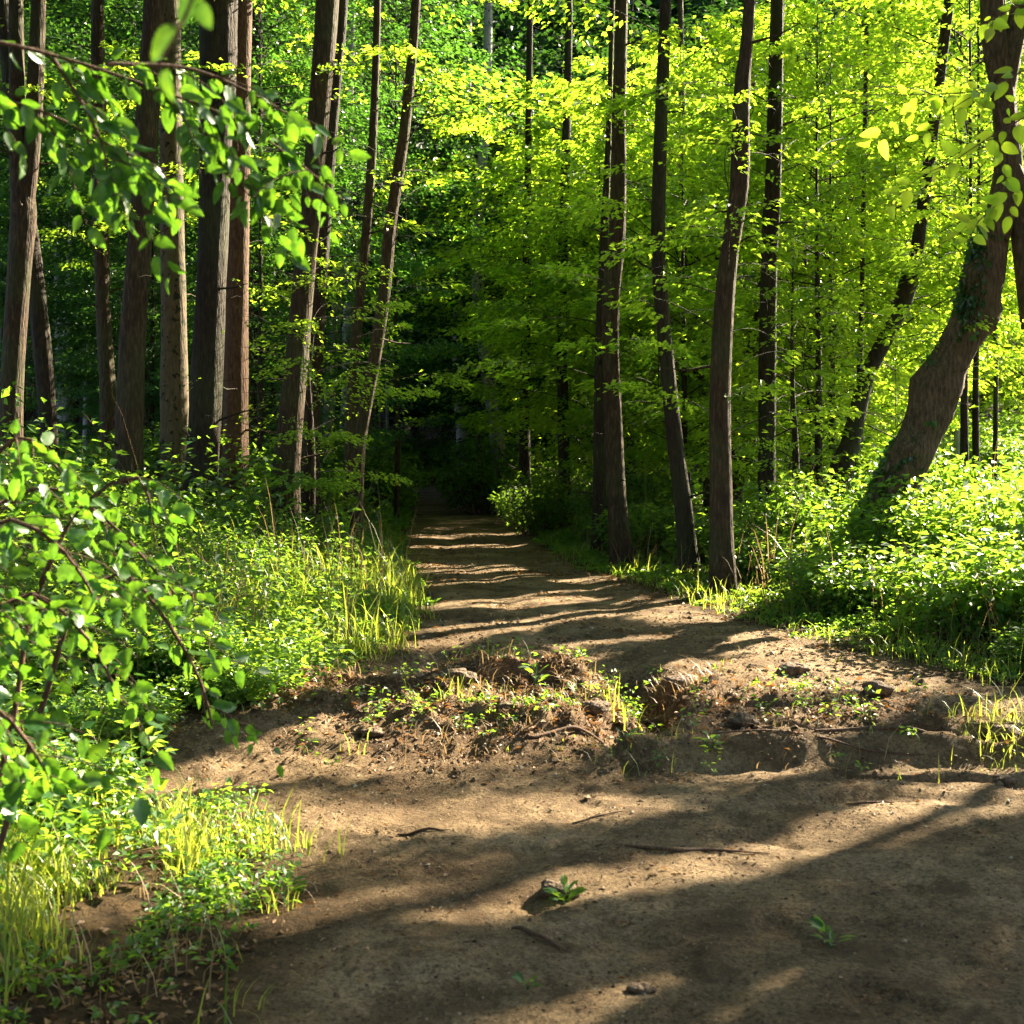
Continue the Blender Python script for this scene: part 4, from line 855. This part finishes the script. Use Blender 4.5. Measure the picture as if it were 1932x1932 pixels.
# ------------------------------------------------------------------ small countable things on the track
def stick(px, py, ln, az, rad, label, bendy=.1, group='sticks and roots lying on the track'):
    p = ground_px(px, py); r = random.Random(int(px)); n = 6; pts = []
    for i in range(n):
        t = i/(n-1)-.5; x = p.x+math.cos(az)*ln*t+r.uniform(-1, 1)*bendy*ln*.2; y = p.y+math.sin(az)*ln*t+r.uniform(-1, 1)*bendy*ln*.2
        pts.append(Vector((x, y, hz(x, y)+rad*.3+abs(r.gauss(0, rad*.3)))))
    G = Geo(); rad *= .7; G.tube([q-p for q in pts], [rad*.5, rad, rad*1.1, rad*.9, rad*.6, rad*.2], 7, .03, rough=.5, seed=int(px) % 90)
    o = link('stick', G.mesh('stick', B_TWIG), None, p); tag(o, label, 'stick', group)
stick(1320, 1608, .62, -.12, .014, 'knotty root lying across the lit strip of the track', .25)
stick(1010, 1775, .32, -1.0, .012, 'short dark stick on the shaded earth below the green weed')
stick(800, 1572, .26, -.1, .010, 'small twig on the bright earth left of the track middle')
stick(1640, 1520, .24, -.2, .009, 'dark twig lying on the track at the right')
stick(960, 1290, .42, 1.2, .012, 'pale branch stub sticking out of the central mound', .3)
stick(1130, 1545, .30, .5, .008, 'pale twig on the shadow edge in the track middle')
stick(1590, 1425, 1.5, -.04, .010, 'long thin root along the foot of the eroded edge', .15)
stick(1180, 1640, .12, .9, .006, 'tiny pale twig left of the knotty root')
stick(1080, 1385, .7, .5, .016, 'pale root sticking out of the front of the central mound', .5)
stick(1250, 1345, .6, 1.9, .014, 'reddish root hanging into the dark gully', .5)
stick(1700, 1400, 1.0, .08, .018, 'knotty root on the edge of the eroded step at the right', .3)
stick(720, 1330, .5, .3, .013, 'root poking out of the left mound', .5)
def weed(px, py, s, label, nl=16, h=.08):
    p = ground_px(px, py); r = np.random.default_rng(int(px)); a = r.uniform(0, 6.283, nl)
    o = np.stack([np.cos(a), np.sin(a), r.uniform(.1, .8, nl)], 1); Pn = o*.02*s+np.array([0, 0, .01]); Pn[:, 2] += r.random(nl)*h*s
    Ln = .05*s*r.uniform(.6, 1.2, nl)
    root = empty('weed', p, label, 'weed', 'small green weeds on the track')
    link('foliage', leaves_mesh('foliage', Pn, o, np.array([0, 0, 1.])+r.normal(0, .3, (nl, 3)), Ln, Ln*.5, M_HERB, 'ovate', None, r), root)
    G = Geo()
    for i in range(3): G.tube([(0, 0, 0), (r.normal(0, .02), r.normal(0, .02), h*s)], [.003, .0015], 4)
    link('stem', G.mesh('stem', M_HERB), root)
weed(1065, 1710, 1.2, 'green weed in the middle of the shaded foreground', 22, .03)
weed(1568, 1795, 1.3, 'dark green weed in the lower right of the track', 16, .04)
weed(1178, 1425, 1.5, 'bright green weed at the mouth of the dark gully', 9, .07)
weed(1010, 1300, 1.6, 'yellow-green seedling on top of the central mound', 12, .10)
weed(1340, 1440, 1.3, 'small weed below the eroded edge', 12, .06)
weed(995, 1870, .8, 'tiny green weed near the bottom edge', 9, .02)
weed(540, 1700, 1.2, 'low green weed beside the lower left grass', 20, .05)
def clod(px, py, s, label):
    p = ground_px(px, py); th = np.linspace(0, np.pi, 12); ph = np.linspace(0, 2*np.pi, 18, endpoint=False); TH, PH = np.meshgrid(th, ph, indexing='ij')
    rad = s*(1+.6*fbm(np.cos(PH)*np.sin(TH)*1.7+px, np.sin(PH)*np.sin(TH)*1.7+np.cos(TH)*1.7, 7, 4))
    Vv = np.stack([1.3*rad*np.sin(TH)*np.cos(PH), rad*np.sin(TH)*np.sin(PH), .55*rad*np.cos(TH)], -1).reshape(-1, 3)
    i = np.arange(216).reshape(12, 18); q = np.stack([i[:-1], i[1:], np.roll(i[1:], -1, 1), np.roll(i[:-1], -1, 1)], -1).reshape(-1, 4)
    o = link('earth_clod', mesh_np('earth_clod', Vv, q, M_CLOD, None, True), None, p+Vector((0, 0, s*.25))); tag(o, label, 'clod', 'lumps of earth on the track')
M_CLOD = bark_mat('clod_earth', (.05, .032, .02), (.12, .08, .048), (.2, .14, .09), bump=.9, green=0)
for px, py, s, lb in [(700, 1390, 0.06, 'clod at the foot of the left mound'), (1400, 1370, 0.07, 'clod lying on the slope right of the gully'), (960, 1340, 0.06, 'small clod below the central mound'), (1290, 1300, 0.1, 'large clod at the right rim of the dark gully'), (1120, 1340, 0.08, 'broken clod at the left rim of the dark gully'), (870, 1290, 0.09, 'broken clod on the left part of the torn-up earth'), (1055, 1690, .065, 'dark lump of earth and moss behind the green weed'), (1210, 1875, .03, 'small pale clod near the bottom edge'), (1895, 1478, .05, 'dark stone-like clod at the right edge of the track'),
        (1900, 1400, .10, 'dark mossy lump on the eroded edge at the far right'), (1655, 1305, .08, 'earth lump on the lit path above the eroded edge'), (1500, 1275, .09, 'flat dark lump in the brightest part of the path')]:
    clod(px, py, s, lb)
